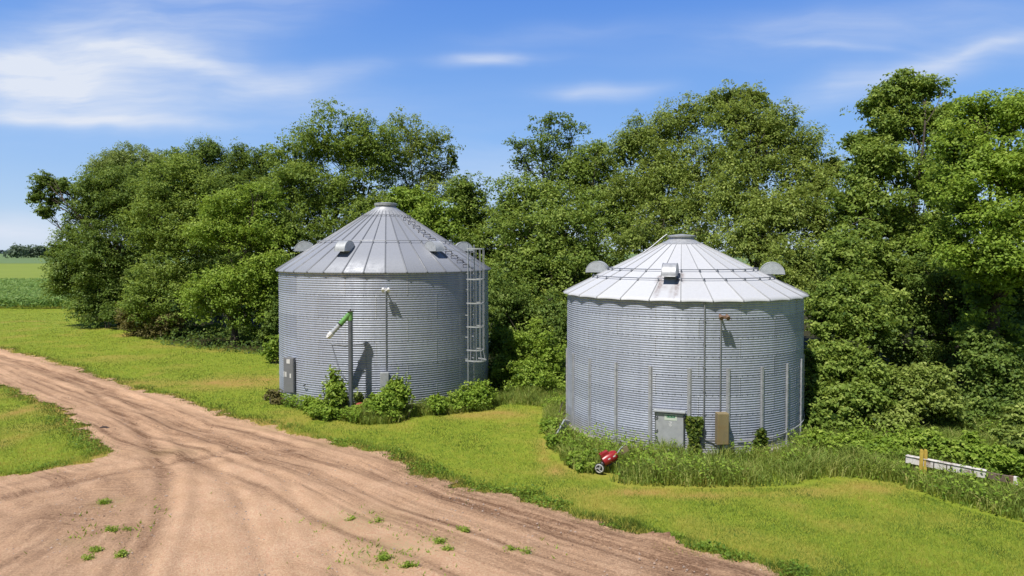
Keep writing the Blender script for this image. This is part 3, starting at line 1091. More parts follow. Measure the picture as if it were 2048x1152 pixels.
# roof steps
for k in range(12):
    r = 1.35 + k * (4.45 - 1.35) / 11
    ph = 52 + 5 * k / 11
    fr = frame(ph); c = Vector(pol(r, ph, rz_a(r)))
    g = MB()
    g.tube([c + fr @ Vector(p) for p in ((-.2, 0, 0.0), (-.2, 0, .11), (.2, 0, .11), (.2, 0, 0))], 0.016, 6)
    g.build('roof_step', M['rung'], A_)
g = MB()
g.tube([Vector(pol(4.62, 57.6, 6.05)), Vector(pol(3.3, 53, rz_a(3.3) + 0.05))], 0.011, 5)
g.tube([Vector(pol(4.62, 57.6, 5.75)), Vector(pol(3.6, 53, rz_a(3.6) + 0.05))], 0.011, 5)
g.build('roof_brace', M['zinc_dark'], A_)
# caged wall ladder
LP = 57.0
fr, o0 = on_wall(LP, RA + 0.16)
lad = MB()
LW = 0.21
for s in (-1, 1):
    lad.box(o0 + fr @ Vector((s * LW, 0, 3.45)), (0.045, 0.03, 5.95), fr)
    for zz in (0.7, 1.75, 2.65, 3.55, 4.6, 5.25):
        lad.box(o0 + fr @ Vector((s * LW, 0.07, zz)), (0.03, 0.15, 0.03), fr)
ladder = lad.build('wall_ladder', M['zinc_light'], A_)
for k in range(19):
    g = MB()
    g.tube([o0 + fr @ Vector((s * LW, 0, 0.62 + k * 0.305)) for s in (-1, 1)], 0.013, 6)
    g.build('rung', M['zinc'], ladder)


def cage_hoop(z, wid, dep, th):
    g = MB()
    P = []
    for i in range(15):
        a = PI * i / 14
        P.append(Vector((-wid * math.cos(a), -dep * math.sin(a) ** 0.8, z)))
    for i in range(14):
        p, q = P[i], P[i + 1]
        d = (q - p); L = d.length
        ang = math.atan2(d.y, d.x)
        g.box(o0 + fr @ ((p + q) / 2), (L * 1.04, 0.012, th), fr @ Matrix.Rotation(ang, 3, 'Z'))
    return g.build('cage_hoop', M['zinc_light'], ladder)


for z in (6.26, 5.02, 4.05, 3.09, 2.14):
    cage_hoop(z, 0.31, 0.60, 0.05)
cage_hoop(1.72, 0.40, 0.70, 0.06)
for i in range(7):
    a = PI * (0.08 + 0.84 * i / 6)
    g = MB()
    q = lambda wd, dp, z: o0 + fr @ Vector((-wd * math.cos(a), -dp * math.sin(a) ** 0.8, z))
    g.tube([q(.40, .70, 1.70), q(.31, .60, 2.14), q(.31, .60, 4.2), q(.31, .60, 6.28)], 0.010, 5)
    g.build('cage_bar', M['zinc'], ladder)


# electric cabinet on the left of this bin
def cabinet_a():
    fr, o = on_wall(-43.5, RA + 0.14)
    fr = fr @ Matrix.Rotation(rad(30), 3, 'Z')
    m = MB()
    m.box(o + fr @ Vector((0, 0, 1.23)), (0.44, 0.22, 1.40), fr)
    c = m.build('electric_cabinet', M['cabinet'], A_, bevel=0.012)
    h = MB()
    h.box(o + fr @ Vector((0, -0.116, 1.23)), (0.40, 0.008, 1.34), fr)
    h.build('cabinet_door', M['cabinet'], c, bevel=0.003)
    for (x, z, w_, h_) in ((0.0, 1.79, 0.15, 0.17), (-0.11, 1.27, 0.06, 0.2), (0.09, 1.22, 0.06, 0.17), (-0.185, 1.28, 0.03, 0.22)):
        g = MB()
        g.box(o + fr @ Vector((x, -0.124, z)), (w_, 0.006, h_), fr)
        g.build('label_plate', M['white'], c)
    g = MB()
    g.tube([o + fr @ Vector((0.1, 0, 0.53)), o + fr @ Vector((0.1, 0.0, 0.05))], 0.03, 8)
    g.build('cable_pipe', M['zinc_dark'], c)


cabinet_a()


def flood(root, phi, z, R, mat):
    fr, o = on_wall(phi, R + 0.02)
    m = MB()
    m.box(o + fr @ Vector((0, -0.10, z)), (0.05, 0.22, 0.05), fr)
    m.box(o + fr @ Vector((0, -0.26, z - 0.02)), (0.11, 0.16, 0.09), fr)
    b = m.build('sensor_box', mat, root, bevel=0.006)
    for s in (-1, 1):
        g = MB()
        cc = o + fr @ Vector((s * 0.10, -0.26, z + 0.01))
        g.tube([cc + fr @ Vector((0, 0.06, 0.04)), cc, cc + fr @ Vector((0, -0.10, -0.06))], [0.03, 0.055, 0.065], 10)
        g.build('lamp_head', mat, b, smooth=True)
    return b


flood(A_, 10.2, 4.72, RA, M['white'])
g = MB()
fr, o = on_wall(10.2, RA + 0.035)
g.tube([o + fr @ Vector((0, 0, 4.72)), o + fr @ Vector((0, 0, 1.6))], 0.017, 6)
for z in (2.2, 3.0, 3.8, 4.4):
    g.box(o + fr @ Vector((0, 0.005, z)), (0.07, 0.02, 0.03), fr)
g.build('conduit', M['zinc_dark'], A_)
g = MB()
fr, o = on_wall(9.4, RA + 0.11)
g.box(o + fr @ Vector((0, 0, 1.22)), (0.33, 0.16, 0.66), fr)
sb = g.build('switch_box', M['zinc_light'], A_, bevel=0.012)
g = MB()
g.box(o + fr @ Vector((0, -0.084, 1.22)), (0.29, 0.008, 0.61), fr)
g.build('box_lid', M['zinc_light'], sb, bevel=0.003)
# bent pipe frame round the unload spout
g = MB()
P = [pol(RA + 0.03, -9.0, 2.60), pol(RA + 0.03, -7.0, 2.45)]
g.tube([pol(RA + .035, -16.6, 2.62), pol(RA + .035, -10, 2.58), pol(RA + .035, 0.2, 2.66), pol(RA + .035, 0.6, 2.6), pol(RA + .035, 0.6, 0.8)], 0.010, 6)
g.tube([pol(RA + .035, -16.6, 2.62), pol(RA + .16, -12.2, 1.7), pol(RA + .06, -9, 1.3)], 0.010, 6)
g.tube([pol(RA + .035, -16.6, 1.62), pol(RA + .035, -6, 1.58), pol(RA + .035, 0.5, 1.63)], 0.009, 6)
g.build('bracket_pipe', M['zinc_dark'], A_)
g = MB()
g.tube([pol(RA + .03, -34, 0.86), pol(RA + .12, -33, 0.9), pol(RA + .12, -31.5, 0.95)], 0.02, 6)
g.build('door_latch', M['dark_steel'], A_)

# ===== lower bin on the right
B_ = empty('grain_bin', (BIN_B[0], BIN_B[1], 0))
tag(B_, 'lower wider looking grain bin on the right with upright stiffeners and a square door', 'grain bin', 'round steel grain bins beside the drive')
zb = 4.74
foundation(B_, RB, 0.13)
bin_wall(B_, RB, 0.12, (zb - 0.12) / 8, 8, 8, 0.0078, 10, M['wall_right'], -6.5)
Rt_b, zt_b, Re_b = 0.40, 6.56, 4.17
ze_b = 4.70
sl_b = (zt_b - ze_b) / (Re_b - Rt_b)
rz_b = lambda r: ze_b + (Re_b - r) * sl_b


def rust_b(phi, r):
    d = (phi + 180) % 360 - 180
    v_ = 0.0
    for (p0, wd, r0, r1, a) in ((-25.2, .55, 3.0, 3.9, .75), (-24.3, .4, 3.1, 4.1, .55), (-16.2, .6, 2.9, 4.0, .95), (-15.4, .35, 3.2, 3.7, .8), (-18.5, .5, 3.4, 4.1, .3), (-27.0, .9, 2.75, 3.2, .7), (-14.0, .9, 2.7, 3.15, .75), (-22, 1.0, 3.3, 3.6, .3)):
        if r0 < r < r1:
            t = (r - r0) / (r1 - r0)
            v_ = max(v_, min(1, a * 1.5) * (1 - 0.6 * t) * math.exp(-((d - p0) / (wd * 1.9)) ** 2))
    return v_


bin_roof(B_, Re_b, ze_b, Rt_b, zt_b, 28, -14, M['roof_right'], 0.022, 0.03, 0.03, rust=rust_b, sub=24, rows=26)
bin_cap(B_, Rt_b, zt_b, 0.72, rz_b(0.72), M['zinc'], 0.05)
for ph in (-110, -20.3, 70, 160):
    half_drum(B_, ph, 3.02, 5.38, 0.40, 0.43, M['zinc_light'] if ph != -20.3 else M['zinc'], rz_b)
hoop(B_, 2.58, rz_b(2.58), 28, -14, 0.085, M['post_steel'], thick=0.015)
hoop(B_, 3.12, rz_b(3.12), 28, -14, 0.085, M['post_steel'], thick=0.015)
g = MB()   # peak lid lever
g.tube([pol(0.5, -95, zt_b + 0.2), pol(0.62, -95, zt_b + 0.12), pol(1.05, -92, rz_b(1.05) + 0.08), pol(1.35, -90, rz_b(1.35) + 0.02)], 0.02, 6)
g.build('lid_lever', M['zinc_dark'], B_)
# stiffeners
for k in range(-7, 8):
    ph = -10.2 + 360 / 22 * k
    fr, o = on_wall(ph, RB + 0.012)
    m = MB()
    ztop = 2.56
    m.box(o + fr @ Vector((0, -0.035, 0.12 + ztop / 2)), (0.05, 0.012, ztop), fr)
    for s in (-1, 1):
        m.box(o + fr @ Vector((s * 0.028, -0.017, 0.12 + ztop / 2)), (0.010, 0.046, ztop), fr)
        m.box(o + fr @ Vector((s * 0.048, 0.003, 0.12 + ztop / 2)), (0.032, 0.006, ztop), fr)
    for q in range(13):
        m.box(o + fr @ Vector((0, -0.044, 0.25 + q * 0.2)), (0.02, 0.012, 0.02), fr)
    m.build('wall_stiffener', M['zinc'], B_)
# ground level access door
ph_d = -18.3
fr, o = on_wall(ph_d, RB + 0.0)
m = MB()
m.box(o + fr @ Vector((0, -0.02, 0.73)), (0.86, 0.10, 1.20), fr)
door = m.build('access_door', M['zinc_dark'], B_)
g = MB()
g.box(o + fr @ Vector((0.01, -0.085, 0.77)), (0.80, 0.02, 1.02), fr)
pan = g.build('door_panel', M['door'], door, bevel=0.006)
g = MB()
g.box(o + fr @ Vector((0, -0.10, 1.345)), (0.94, 0.15, 0.035), fr)
g.box(o + fr @ Vector((0, -0.03, 1.375)), (0.94, 0.03, 0.05), fr)
g.build('door_hood', M['zinc_light'], door)
g = MB()
g.box(o + fr @ Vector((0.02, -0.085, 0.17)), (0.84, 0.09, 0.05), fr)
g.build('door_sill', M['zinc_light'], door)
g = MB()
g.box(o + fr @ Vector((0.04, -0.0985, 1.175)), (0.37, 0.005, 0.19), fr)
sg = g.build('door_sticker', M['sign_white'], door)
g = MB()
# faded green block lettering, worn past reading
xs = -0.115
for k, (wd, parts) in enumerate(((.045, 'S'), (.045, 'U'), (.045, 'K'), (.045, 'U'), (.045, 'P'))):
    pass
g.box(o + fr @ Vector((0.045, -0.1026, 1.20)), (0.245, 0.003, 0.075), fr)
g.build('sticker_band', M['sign_green'], sg)
for k in range(5):
    x = -0.045 + k * 0.045
    g = MB()
    g.box(o + fr @ Vector((x, -0.1052, 1.215 + 0.004 * (k % 2))), (0.026, 0.002, 0.012), fr)
    g.box(o + fr @ Vector((x + (0.008 if k % 2 else -0.008), -0.1052, 1.196)), (0.009, 0.002, 0.026), fr)
    g.build('worn_letter', M['sign_white'], sg)
g = MB()
for (x, z, wd, hh, an) in ((0.03, 1.03, .06, .022, -20), (0.055, 1.0, .022, .07, -25), (0.02, 0.955, .09, .024, -25), (0.025, 0.91, .07, .02, -12), (0.06, 0.925, .02, .03, 10)):
    g.box(o + fr @ Vector((x, -0.0965, z)), (wd, 0.003, hh), fr @ Matrix.Rotation(rad(-an), 3, 'Y'))
g.build('painted_mark', M['white'], door)
for z in (0.72, 1.12, 0.42):
    g = MB()
    g.tube([o + fr @ Vector((-0.44, -0.10, z)), o + fr @ Vector((-0.37, -0.13, z + 0.02)), o + fr @ Vector((-0.34, -0.12, z + 0.06))], 0.013, 6)
    g.build('latch', M['dark_steel'], door)
g = MB()
g.tube([o + fr @ Vector((0.43, -0.12, 1.12)), o + fr @ Vector((0.45, -0.13, 1.22))], 0.03, 8)
g.build('padlock', M['dark_steel'], door)
# rusty foot under the door post
fr, o = on_wall(-26.4, RB + 0.05)
g = MB()
g.box(o + fr @ Vector((0, -0.04, 0.16)), (0.07, 0.06, 0.34), fr @ Matrix.Rotation(rad(6), 3, 'Y'))
g.build('rusty_prop', M['soil'], B_)
# meter box
ph_m = 2.5
fr, o = on_wall(ph_m, RB + 0.22)
m = MB()
m.box(o + fr @ Vector((0, 0, 0.92)), (0.34, 0.24, 0.94), fr)
mbx = m.build('meter_box', M['tan'], B_, bevel=0.015)
g = MB()
g.box(o + fr @ Vector((0, -0.126, 0.92)), (0.31, 0.012, 0.89), fr)
g.build('box_lid', M['tan'], mbx, bevel=0.004)
for x in (-0.085, 0.025):
    g = MB()
    g.tube([o + fr @ Vector((x, 0.03, 0.46)), o + fr @ Vector((x, 0.03, -0.05))], 0.034, 10)
    g.build('pipe_leg', M['zinc_light'], mbx, smooth=True)
g = MB()
g.box(o + fr @ Vector((0.13, 0.06, 0.34)), (0.12, 0.08, 0.14), fr)
g.build('outlet_box', M['white'], mbx, bevel=0.006)
g = MB()
g.box(o + fr @ Vector((0.19, 0.04, 0.56)), (0.05, 0.10, 0.12), fr)
g.build('side_switch', M['zinc_light'], mbx, bevel=0.006)
fr2, o2 = on_wall(-4.2, RB + 0.035)
g = MB()
P = [o2 + fr2 @ Vector((0, 0, z)) for z in (4.72, 3.5, 2.2, 1.0, 0.62)]
P += [Vector(pol(RB + 0.04, -3.5, 0.54)), Vector(pol(RB + 0.06, -1.2, 0.53)), Vector(pol(RB + 0.12, 0.3, 0.56))]
g.tube(P, 0.019, 7)
for z in (1.3, 2.0, 2.7, 3.4, 4.1):
    g.box(o2 + fr2 @ Vector((0, 0.005, z)), (0.08, 0.02, 0.03), fr2)
g.build('conduit', M['zinc_dark'], B_)
fr3, o3 = on_wall(2.6, RB + 0.035)
g = MB()
g.tube([o3 + fr3 @ Vector((0, 0, 4.22)), o3 + fr3 @ Vector((0, 0, 1.3))], 0.019, 7)
g.build('conduit', M['zinc_dark'], B_)
flood(B_, 2.6, 4.24, RB, M['soil'])
# cable looped round the right side
g = MB()
g.tube([pol(RB + 0.05 + 0.02 * math.sin(k), 10 + k * 6, 0.50 + 0.0035 * k * k - 0.01 * k) for k in range(14)], 0.013, 5)
g.build('cable', M['zinc_light'], B_)


# ---------------------------------------------------------------- unloading pipe in front of the left bin
pp = at(702, 835, 25.25)
U_ = empty('unloading_pipe', (pp[0], pp[1], 0))
tag(U_, 'tall grey steel pipe with green elbow and down spout before the left bin', 'auger pipe')
m = MB()
m.tube([(0, 0, -0.05), (0, 0, 0.16), (0, 0, 3.72)], 0.085, 18)
m.build('upright_pipe', M['post_steel'], U_, smooth=True)
m = MB()
m.tube([(0, 0, -0.02), (0, 0, 0.22)], 0.092, 18)
m.build('base_sleeve', M['green'], U_, smooth=True)
sdv = Vector((-0.72, -0.18, -0.80)).normalized()
top = Vector((0, 0, 3.86))
m = MB()
m.tube([Vector((0, 0, 3.60)), Vector((0, 0, 3.93))], 0.095, 18)
m.tube([top, top + sdv * 0.54], 0.098, 18)
el = m.build('elbow', M['green'], U_, smooth=True)
m = MB()
m.tube([Vector((0, 0, 3.93)), Vector((0, 0, 3.955))], 0.14, 18)
m.tube([Vector((0, 0, 3.955)), Vector((0, 0, 4.02))], 0.022, 8)
m.build('top_plate', M['rung'], el)
m = MB()
m.tube([top + sdv * 0.53, top + sdv * 0.57], 0.115, 18)
m.build('clamp_ring', M['dark_steel'], U_, smooth=True)
m = MB()
m.tube([top + sdv * 0.56, top + sdv * 0.98], 0.088, 18)
m.build('spout', M['zinc_light'], U_, smooth=True)
m = MB()
m.tube([top + sdv * 0.97, top + sdv * 1.10], 0.108, 10)
m.tube([top + sdv * 1.10, top + sdv * 1.20 + Vector((-0.02, 0, -0.01))], [0.108, 0.055], 4)
m.build('spout_boot', M['white'], U_)


# red steel machinery half hidden in the weeds at the foot of the pipe
def red_lump(px, py, Y, s, label, rot):
    c = at(px, py, Y)
    root = empty('machine_part', (c[0], c[1], 0), rad(rot))
    tag(root, label, 'machine part')
    m = MB()
    m.tube([(-0.5 * s, 0, c[2]), (-0.25 * s, 0, c[2] + 0.02), (0.3 * s, 0, c[2] + 0.02), (0.5 * s, 0, c[2])], [0.09, 0.13, 0.13, 0.09], 12)
    m.build('housing', M['rust_red'], root, smooth=True)
    m = MB()
    m.box((0, 0, c[2] / 2 - 0.05), (0.5 * s, 0.2, c[2] + 0.02))
    m.build('stand', M['rust_red'], root, bevel=0.01)
    m = MB()
    m.tube([(0.5 * s, 0, c[2]), (0.66 * s, 0, c[2])], 0.03, 8)
    m.build('shaft', M['dark_steel'], root)


red_lump(687, 822, 25.15, 0.24, 'small faded red housing left of the grey pipe foot', 8)
red_lump(717, 813, 25.45, 0.34, 'larger faded red housing right of the grey pipe foot', 25)

# ---------------------------------------------------------------- red engine driven machine with spoked wheel
ec = gnd(1216, 948)
E_ = empty('garden_machine', (ec[0], ec[1] + 0.0, 0), rad(0))
tag(E_, 'red engine unit with spoked wheel tipped in the weeds beside the right bin', 'machine')
tilt = Matrix.Rotation(rad(-24), 3, 'Y') @ Matrix.Rotation(rad(12), 3, 'Z')
oc = Vector((0.03, 0.12, 0.40))
def ep(x, y, z): return oc + tilt @ Vector((x, y, z))
m = MB()
m.tube([ep(-.20, 0, 0), ep(-.18, 0, 0), ep(-.05, 0, .01), ep(.16, 0, 0), ep(.25, 0, -.01), ep(.28, 0, -.01)], [.09, .14, .155, .15, .12, .06], 20)
m.build('engine_body', M['red'], E_, smooth=True)
m = MB()
m.box(ep(-.07, 0.0, .175), (.24, .17, .10), tilt)
m.tube([ep(-.12, 0, .215), ep(-.12, 0, .25)], .03, 10)
m.build('fuel_tank', M['red'], E_, bevel=0.03)
m = MB()
m.tube([ep(-.235, 0, -.06), ep(-.20, 0, -.05)], .07, 14)
m.tube([ep(-.26, 0, -.11), ep(-.12, 0, -.12)], .03, 8)
m.build('gearbox', M['dark_steel'], E_, smooth=True)
m = MB()
m.box(ep(.05, 0.02, -.15), (.36, .2, .05), tilt)
m.tube([ep(.15, 0.05, -.16), ep(.17, 0.12, -.40)], .02, 8)
m.tube([ep(-.05, 0.05, -.16), ep(-.07, 0.12, -.36)], .02, 8)
m.build('base_frame', M['dark_steel'], E_)
for (x0, y0) in ((-.04, -.152), (.12, -.150)):
    m = MB()
    m.box(ep(x0 + .02, y0, .03), (.07, .006, .03), tilt)
    m.build('decal', M['white'], E_)
wc = Vector((-0.245, -0.06, 0.17))
wf = Matrix.Rotation(rad(-25), 3, 'Z')
wh = MB()
def wp(r, a, d=0): return wc + wf @ Vector((r * math.cos(a), d, r * math.sin(a)))
wh.tube([wp(.105, 2 * PI * k / 28) for k in range(29)], .022, 8, caps=False)
wheel = wh.build('wheel', M['wheel'], E_, smooth=True)
m = MB()
m.tube([wp(.130, 2 * PI * k / 28, .012) for k in range(29)], .018, 8, caps=False)
m.tube([wp(0, 0, -.01), wp(0, 0, .012)], .10, 20)
m.build('tyre', M['rubber'], wheel, smooth=True)
for k in range(3):
    a0 = 0.6 + k * 2 * PI / 3
    m = MB()
    m.tube([wp(.02 + .085 * t, a0 + 0.7 * math.sin(t * PI / 2), -.022) for t in (0, .25, .5, .75, 1)], [.022, .02, .018, .018, .02], 6)
    m.build('spoke', M['wheel'], wheel, smooth=True)
m = MB()
m.tube([wp(0, 0, -.04), wp(0, 0, .2)], .025, 10)
m.build('hub', M['zinc'], wheel, smooth=True)
m = MB()
m.tube([ep(.26, 0, .0), ep(.45, 0.03, .09), ep(.52, 0.03, .10)], .013, 6)
m.tube([ep(.26, 0.06, -.03), ep(.48, 0.10, .05)], .012, 6)
m.build('handle', M['zinc_light'], E_)
m = MB()
m.box(ep(.52, 0.05, -.02), (.24, .03, .16), tilt)
m.build('brown_plate', M['tan'], E_, bevel=0.006)

# leaning metal sheet at the left foot of the right bin
q = gnd(1122, 884)
m = MB()
mt = Matrix.Rotation(rad(28), 3, 'Y') @ Matrix.Rotation(rad(-35), 3, 'Z')
m.box((q[0] + 0.08, q[1] + 0.4, 0.34), (0.05, 0.42, 0.62), mt)
m.box((q[0] + 0.05, q[1] + 0.4, 0.34), (0.02, 0.46, 0.03), mt)
tag(m.build('metal_sheet', M['zinc_light'], None, bevel=0.006), 'pale metal sheet leaning at the left foot of the right bin', 'sheet')

# slender stake between the bins
q = gnd(968, 816)
S_ = empty('marker_stake', (q[0], q[1], 0))
tag(S_, 'thin pale stake with a small flag in weeds between the bins', 'stake')
m = MB()
m.tube([(0, 0, -0.05), (0.01, 0, 0.52)], 0.014, 6)
m.build('stick', M['sign_white'], S_)
m = MB()
m.box((0.07, 0, 0.47), (0.16, 0.008, 0.07), Matrix.Rotation(rad(-18), 3, 'Y'))
m.build('flag', M['sign_white'], S_)

# ---------------------------------------------------------------- white beam on the right
pa = at(1812, 918, 18.7); pb = at(2034, 961, 17.1)
pa = Vector(pa); pb = Vector(pb)
BM = empty('timber_beam', (pa.x, pa.y, 0))
tag(BM, 'long chipped white beam lying above the weeds at right edge', 'beam')
d = pb - pa
L = d.length
mx = d.normalized()
my = Vector((0, 0, 1)).cross(mx).normalized()
mz = mx.cross(my)
R3 = Matrix((mx, my, mz)).transposed()
o = Vector((0, 0, pa.z))
m = MB()
m.box(o + R3 @ Vector((L * 0.37, 0, 0)), (L * 0.74, 0.10, 0.19), R3)
m.box(o + R3 @ Vector((L * 0.37, 0, 0.105)), (L * 0.745, 0.15, 0.022), R3)
m.build('white_rail', M['beam_white'], BM, bevel=0.006)
m = MB()
m.box(o + R3 @ Vector((L * 0.87, 0.01, -0.01)), (L * 0.255, 0.085, 0.17), R3)
m.build('bare_end', M['bark_pale'], BM, bevel=0.006)
for x in (0.955, 0.99):
    m = MB()
    m.box(o + R3 @ Vector((L * x, -0.03, 0.0)), (0.10, 0.10, 0.20), R3)
    m.build('end_block', M['soil'] if x < .97 else M['beam_white'], BM, bevel=0.01)
for x in (0.27, 0.39, 0.425, 0.63):
    m = MB()
    m.box(o + R3 @ Vector((L * x, -0.02, 0.0)), (0.025, 0.10, 0.215), R3)
    m.build('strap', M['rung'], BM)
for x in (0.08, 0.52, 0.93):
    m = MB()
    c = o + R3 @ Vector((L * x, 0.05, 0)); hh = pa.z + (R3 @ Vector((L * x, 0, 0))).z - 0.09
    m.box((c.x, c.y, hh / 2), (0.09, 0.09, hh + 0.1))
    m.build('leg', M['bark_pale'], BM)
for (px, lab) in ((1841, 'short yellow post at the beam, the left one of the pair'), (1849, 'short yellow post at the beam, the right one of the pair')):
    c = at(px, 935, 18.4)
    m = MB()
    m.box((c[0], c[1] - 0.02, 0.32), (0.068, 0.07, 0.88), Matrix.Rotation(rad(2), 3, 'Y'))
    m.box((c[0] + .01, c[1] - 0.02, 0.77), (0.05, 0.055, 0.03), Matrix.Rotation(rad(2), 3, 'Y'))
    tag(m.build('yellow_post', M['yellow'], None, bevel=0.006), lab, 'post', 'yellow posts at the white beam')

# dark clod on the drive
def clod(px, py, s, label):
    c = gnd(px, py)
    n = 0
    import bmesh
    bm = bmesh.new()
    bmesh.ops.create_icosphere(bm, subdivisions=3, radius=1)
    for v in bm.verts:
        k = 0.75 + 0.5 * float(vnoise(np.array([v.co.x * 1.7 + 5 + px]), np.array([v.co.y * 1.7 + v.co.z * 1.3 + 9]))[0])
        v.co = Vector((v.co.x * s * 1.3 * k, v.co.y * s * 0.8 * k, v.co.z * s * 0.55 * k))
    me = bpy.data.meshes.new('dirt_clod'); bm.to_mesh(me); bm.free()
    me.materials.append(M['stone'])
    o = bpy.data.objects.new('dirt_clod', me); col.objects.link(o)
    o.location = (c[0], c[1], s * 0.2)
    tag(o, label, 'clod', 'clods on the drive')


clod(208, 856, 0.10, 'dark clod of dirt on the drive near the grass island')
clod(216, 857, 0.06, 'tiny dark clod at the right side of the bigger clod')


GT = 'trees of the grove behind the bins'
# ---- left grove, from the field edge to the left bin
tree('broadleaf_tree', 'tall rounded tree at the far left end of the grove by the cornfield', gnd(245, 652),
     [(195, 400, 62, 55, 58), (250, 400, 80, 70, 58), (300, 420, 70, 80, 57), (165, 480, 42, 55, 57), (220, 500, 80, 70, 56), (160, 560, 50, 55, 56),
      (170, 610, 34, 34, 55), (260, 580, 70, 60, 56), (90, 362, 24, 15, 57), (74, 390, 13, 24, 57), (92, 425, 18, 14, 57), (120, 372, 28, 15, 57), (105, 400, 18, 18, 57), (130, 545, 30, 36, 56), (115, 500, 16, 24, 56)],
     G_DARK, GT, per=120, trunk_r=.34, droop=.35)
tree('broadleaf_tree', 'pale feathery tree top showing behind the far left tree', gnd(300, 612),
     [(280, 330, 60, 45, 70), (230, 340, 50, 40, 70), (330, 345, 45, 45, 70), (285, 400, 90, 60, 70), (330, 450, 70, 70, 70)], G_PALE, GT, per=105, trunk_r=.3, sparse=.9)
tree('broadleaf_tree', 'broad mid green tree right of the far left tree', gnd(350, 672),
     [(350, 370, 65, 60, 52), (410, 400, 60, 60, 52), (330, 450, 70, 60, 51), (400, 480, 70, 60, 50), (340, 540, 60, 60, 50), (310, 600, 55, 50, 49), (360, 610, 45, 50, 48.5)],
     G_MID, GT, per=125, trunk_r=.3)
tree('broadleaf_tree', 'dark pointed tree behind the middle of the left grove', gnd(440, 640),
     [(420, 310, 34, 34, 62), (395, 340, 45, 50, 62), (485, 315, 22, 34, 62), (460, 350, 50, 50, 62), (520, 320, 26, 32, 61), (500, 390, 70, 60, 61), (350, 325, 22, 30, 63), (430, 470, 70, 60, 60), (510, 480, 70, 60, 60), (450, 560, 80, 60, 58), (540, 550, 60, 60, 57)],
     G_DARK, GT, per=110, trunk_r=.28)
tree('broadleaf_tree', 'bright yellow green tree in front of the left grove', gnd(470, 690),
     [(470, 420, 65, 36, 47), (520, 400, 50, 32, 47), (440, 465, 60, 40, 46), (510, 475, 60, 45, 46), (470, 560, 70, 45, 45), (420, 600, 60, 45, 44.5), (500, 620, 55, 45, 44.5), (540, 560, 40, 60, 45)],
     G_LIGHT, GT, per=115, trunk_r=.24, dens=2.3)
tree('broadleaf_tree', 'tall spreading tree directly behind the left bin', gnd(650, 660),
     [(670, 275, 75, 62, 52), (740, 300, 70, 60, 52), (590, 310, 62, 55, 52), (620, 370, 80, 60, 51), (710, 385, 80, 55, 51), (560, 400, 50, 60, 51), (640, 460, 90, 60, 50), (745, 440, 70, 50, 50),
      (560, 480, 60, 60, 48), (560, 590, 45, 70, 47)], G_MID, GT, per=120, trunk_r=.4, dens=2.3)
tree('broadleaf_tree', 'loose tree with bare drooping twigs right of the left bin peak', gnd(830, 655),
     [(820, 265, 52, 48, 55), (860, 300, 48, 45, 55), (800, 330, 55, 45, 54), (880, 345, 34, 30, 55), (895, 385, 25, 26, 55), (840, 385, 50, 36, 54), (908, 315, 12, 22, 55)],
     G_OLIVE, GT, per=85, trunk_r=.3, dens=1.9, bark='bark_pale', droop=.3, core=.3)
tree('small_tree', 'bright leafy small tree behind the right shoulder of the left roof', gnd(845, 690),
     [(840, 425, 52, 36, 41), (815, 400, 36, 24, 41), (875, 450, 40, 40, 40.5), (830, 470, 60, 40, 40)], G_LIGHT, GT, per=120, trunk_r=.16, rc=.5)
tree('slender_tree', 'narrow pointed tree just right of the caged ladder', gnd(940, 690),
     [(935, 390, 30, 34, 44), (920, 430, 36, 44, 44), (955, 440, 32, 44, 44), (930, 510, 48, 60, 43), (975, 520, 34, 55, 42), (1000, 590, 40, 60, 40)], G_MID, GT, per=125, trunk_r=.18, rc=.5)
# ---- between the bins
tree('bare_topped_tree', 'thin open tree with visible branches standing up against the sky', gnd(1095, 672),
     [(1080, 250, 26, 20, 48), (1120, 245, 34, 18, 48), (1150, 262, 22, 18, 48), (1030, 285, 14, 14, 48), (1055, 300, 26, 16, 48), (1100, 290, 45, 30, 48), (1140, 310, 34, 28, 48),
      (1085, 340, 50, 34, 48), (1130, 350, 45, 36, 48), (1040, 330, 20, 14, 48)], G_DARK, GT, per=42, trunk_r=.26, dens=1.5, rc=.45, sparse=.95, shell=.6, core=0)
tree('broadleaf_tree', 'leafy middle tree with shining pale leaves between the bins', gnd(1080, 715),
     [(1040, 405, 55, 50, 43), (1100, 420, 60, 50, 42), (1060, 480, 70, 55, 40), (1130, 470, 60, 60, 40), (1010, 460, 40, 60, 42), (1100, 550, 70, 60, 39), (1030, 560, 60, 60, 39), (1150, 560, 45, 50, 38),
      (1020, 640, 50, 60, 37), (1080, 630, 60, 60, 36)],
     G_MID, GT, per=130, trunk_r=.26)
tree('broadleaf_tree', 'rounded tree filling the gap left of the right bin peak', gnd(1190, 690),
     [(1190, 320, 42, 36, 47), (1160, 360, 42, 44, 47), (1215, 380, 48, 50, 47), (1175, 430, 60, 50, 45), (1240, 450, 50, 60, 44), (1190, 510, 70, 50, 42)], G_MID, GT, per=120, trunk_r=.26)
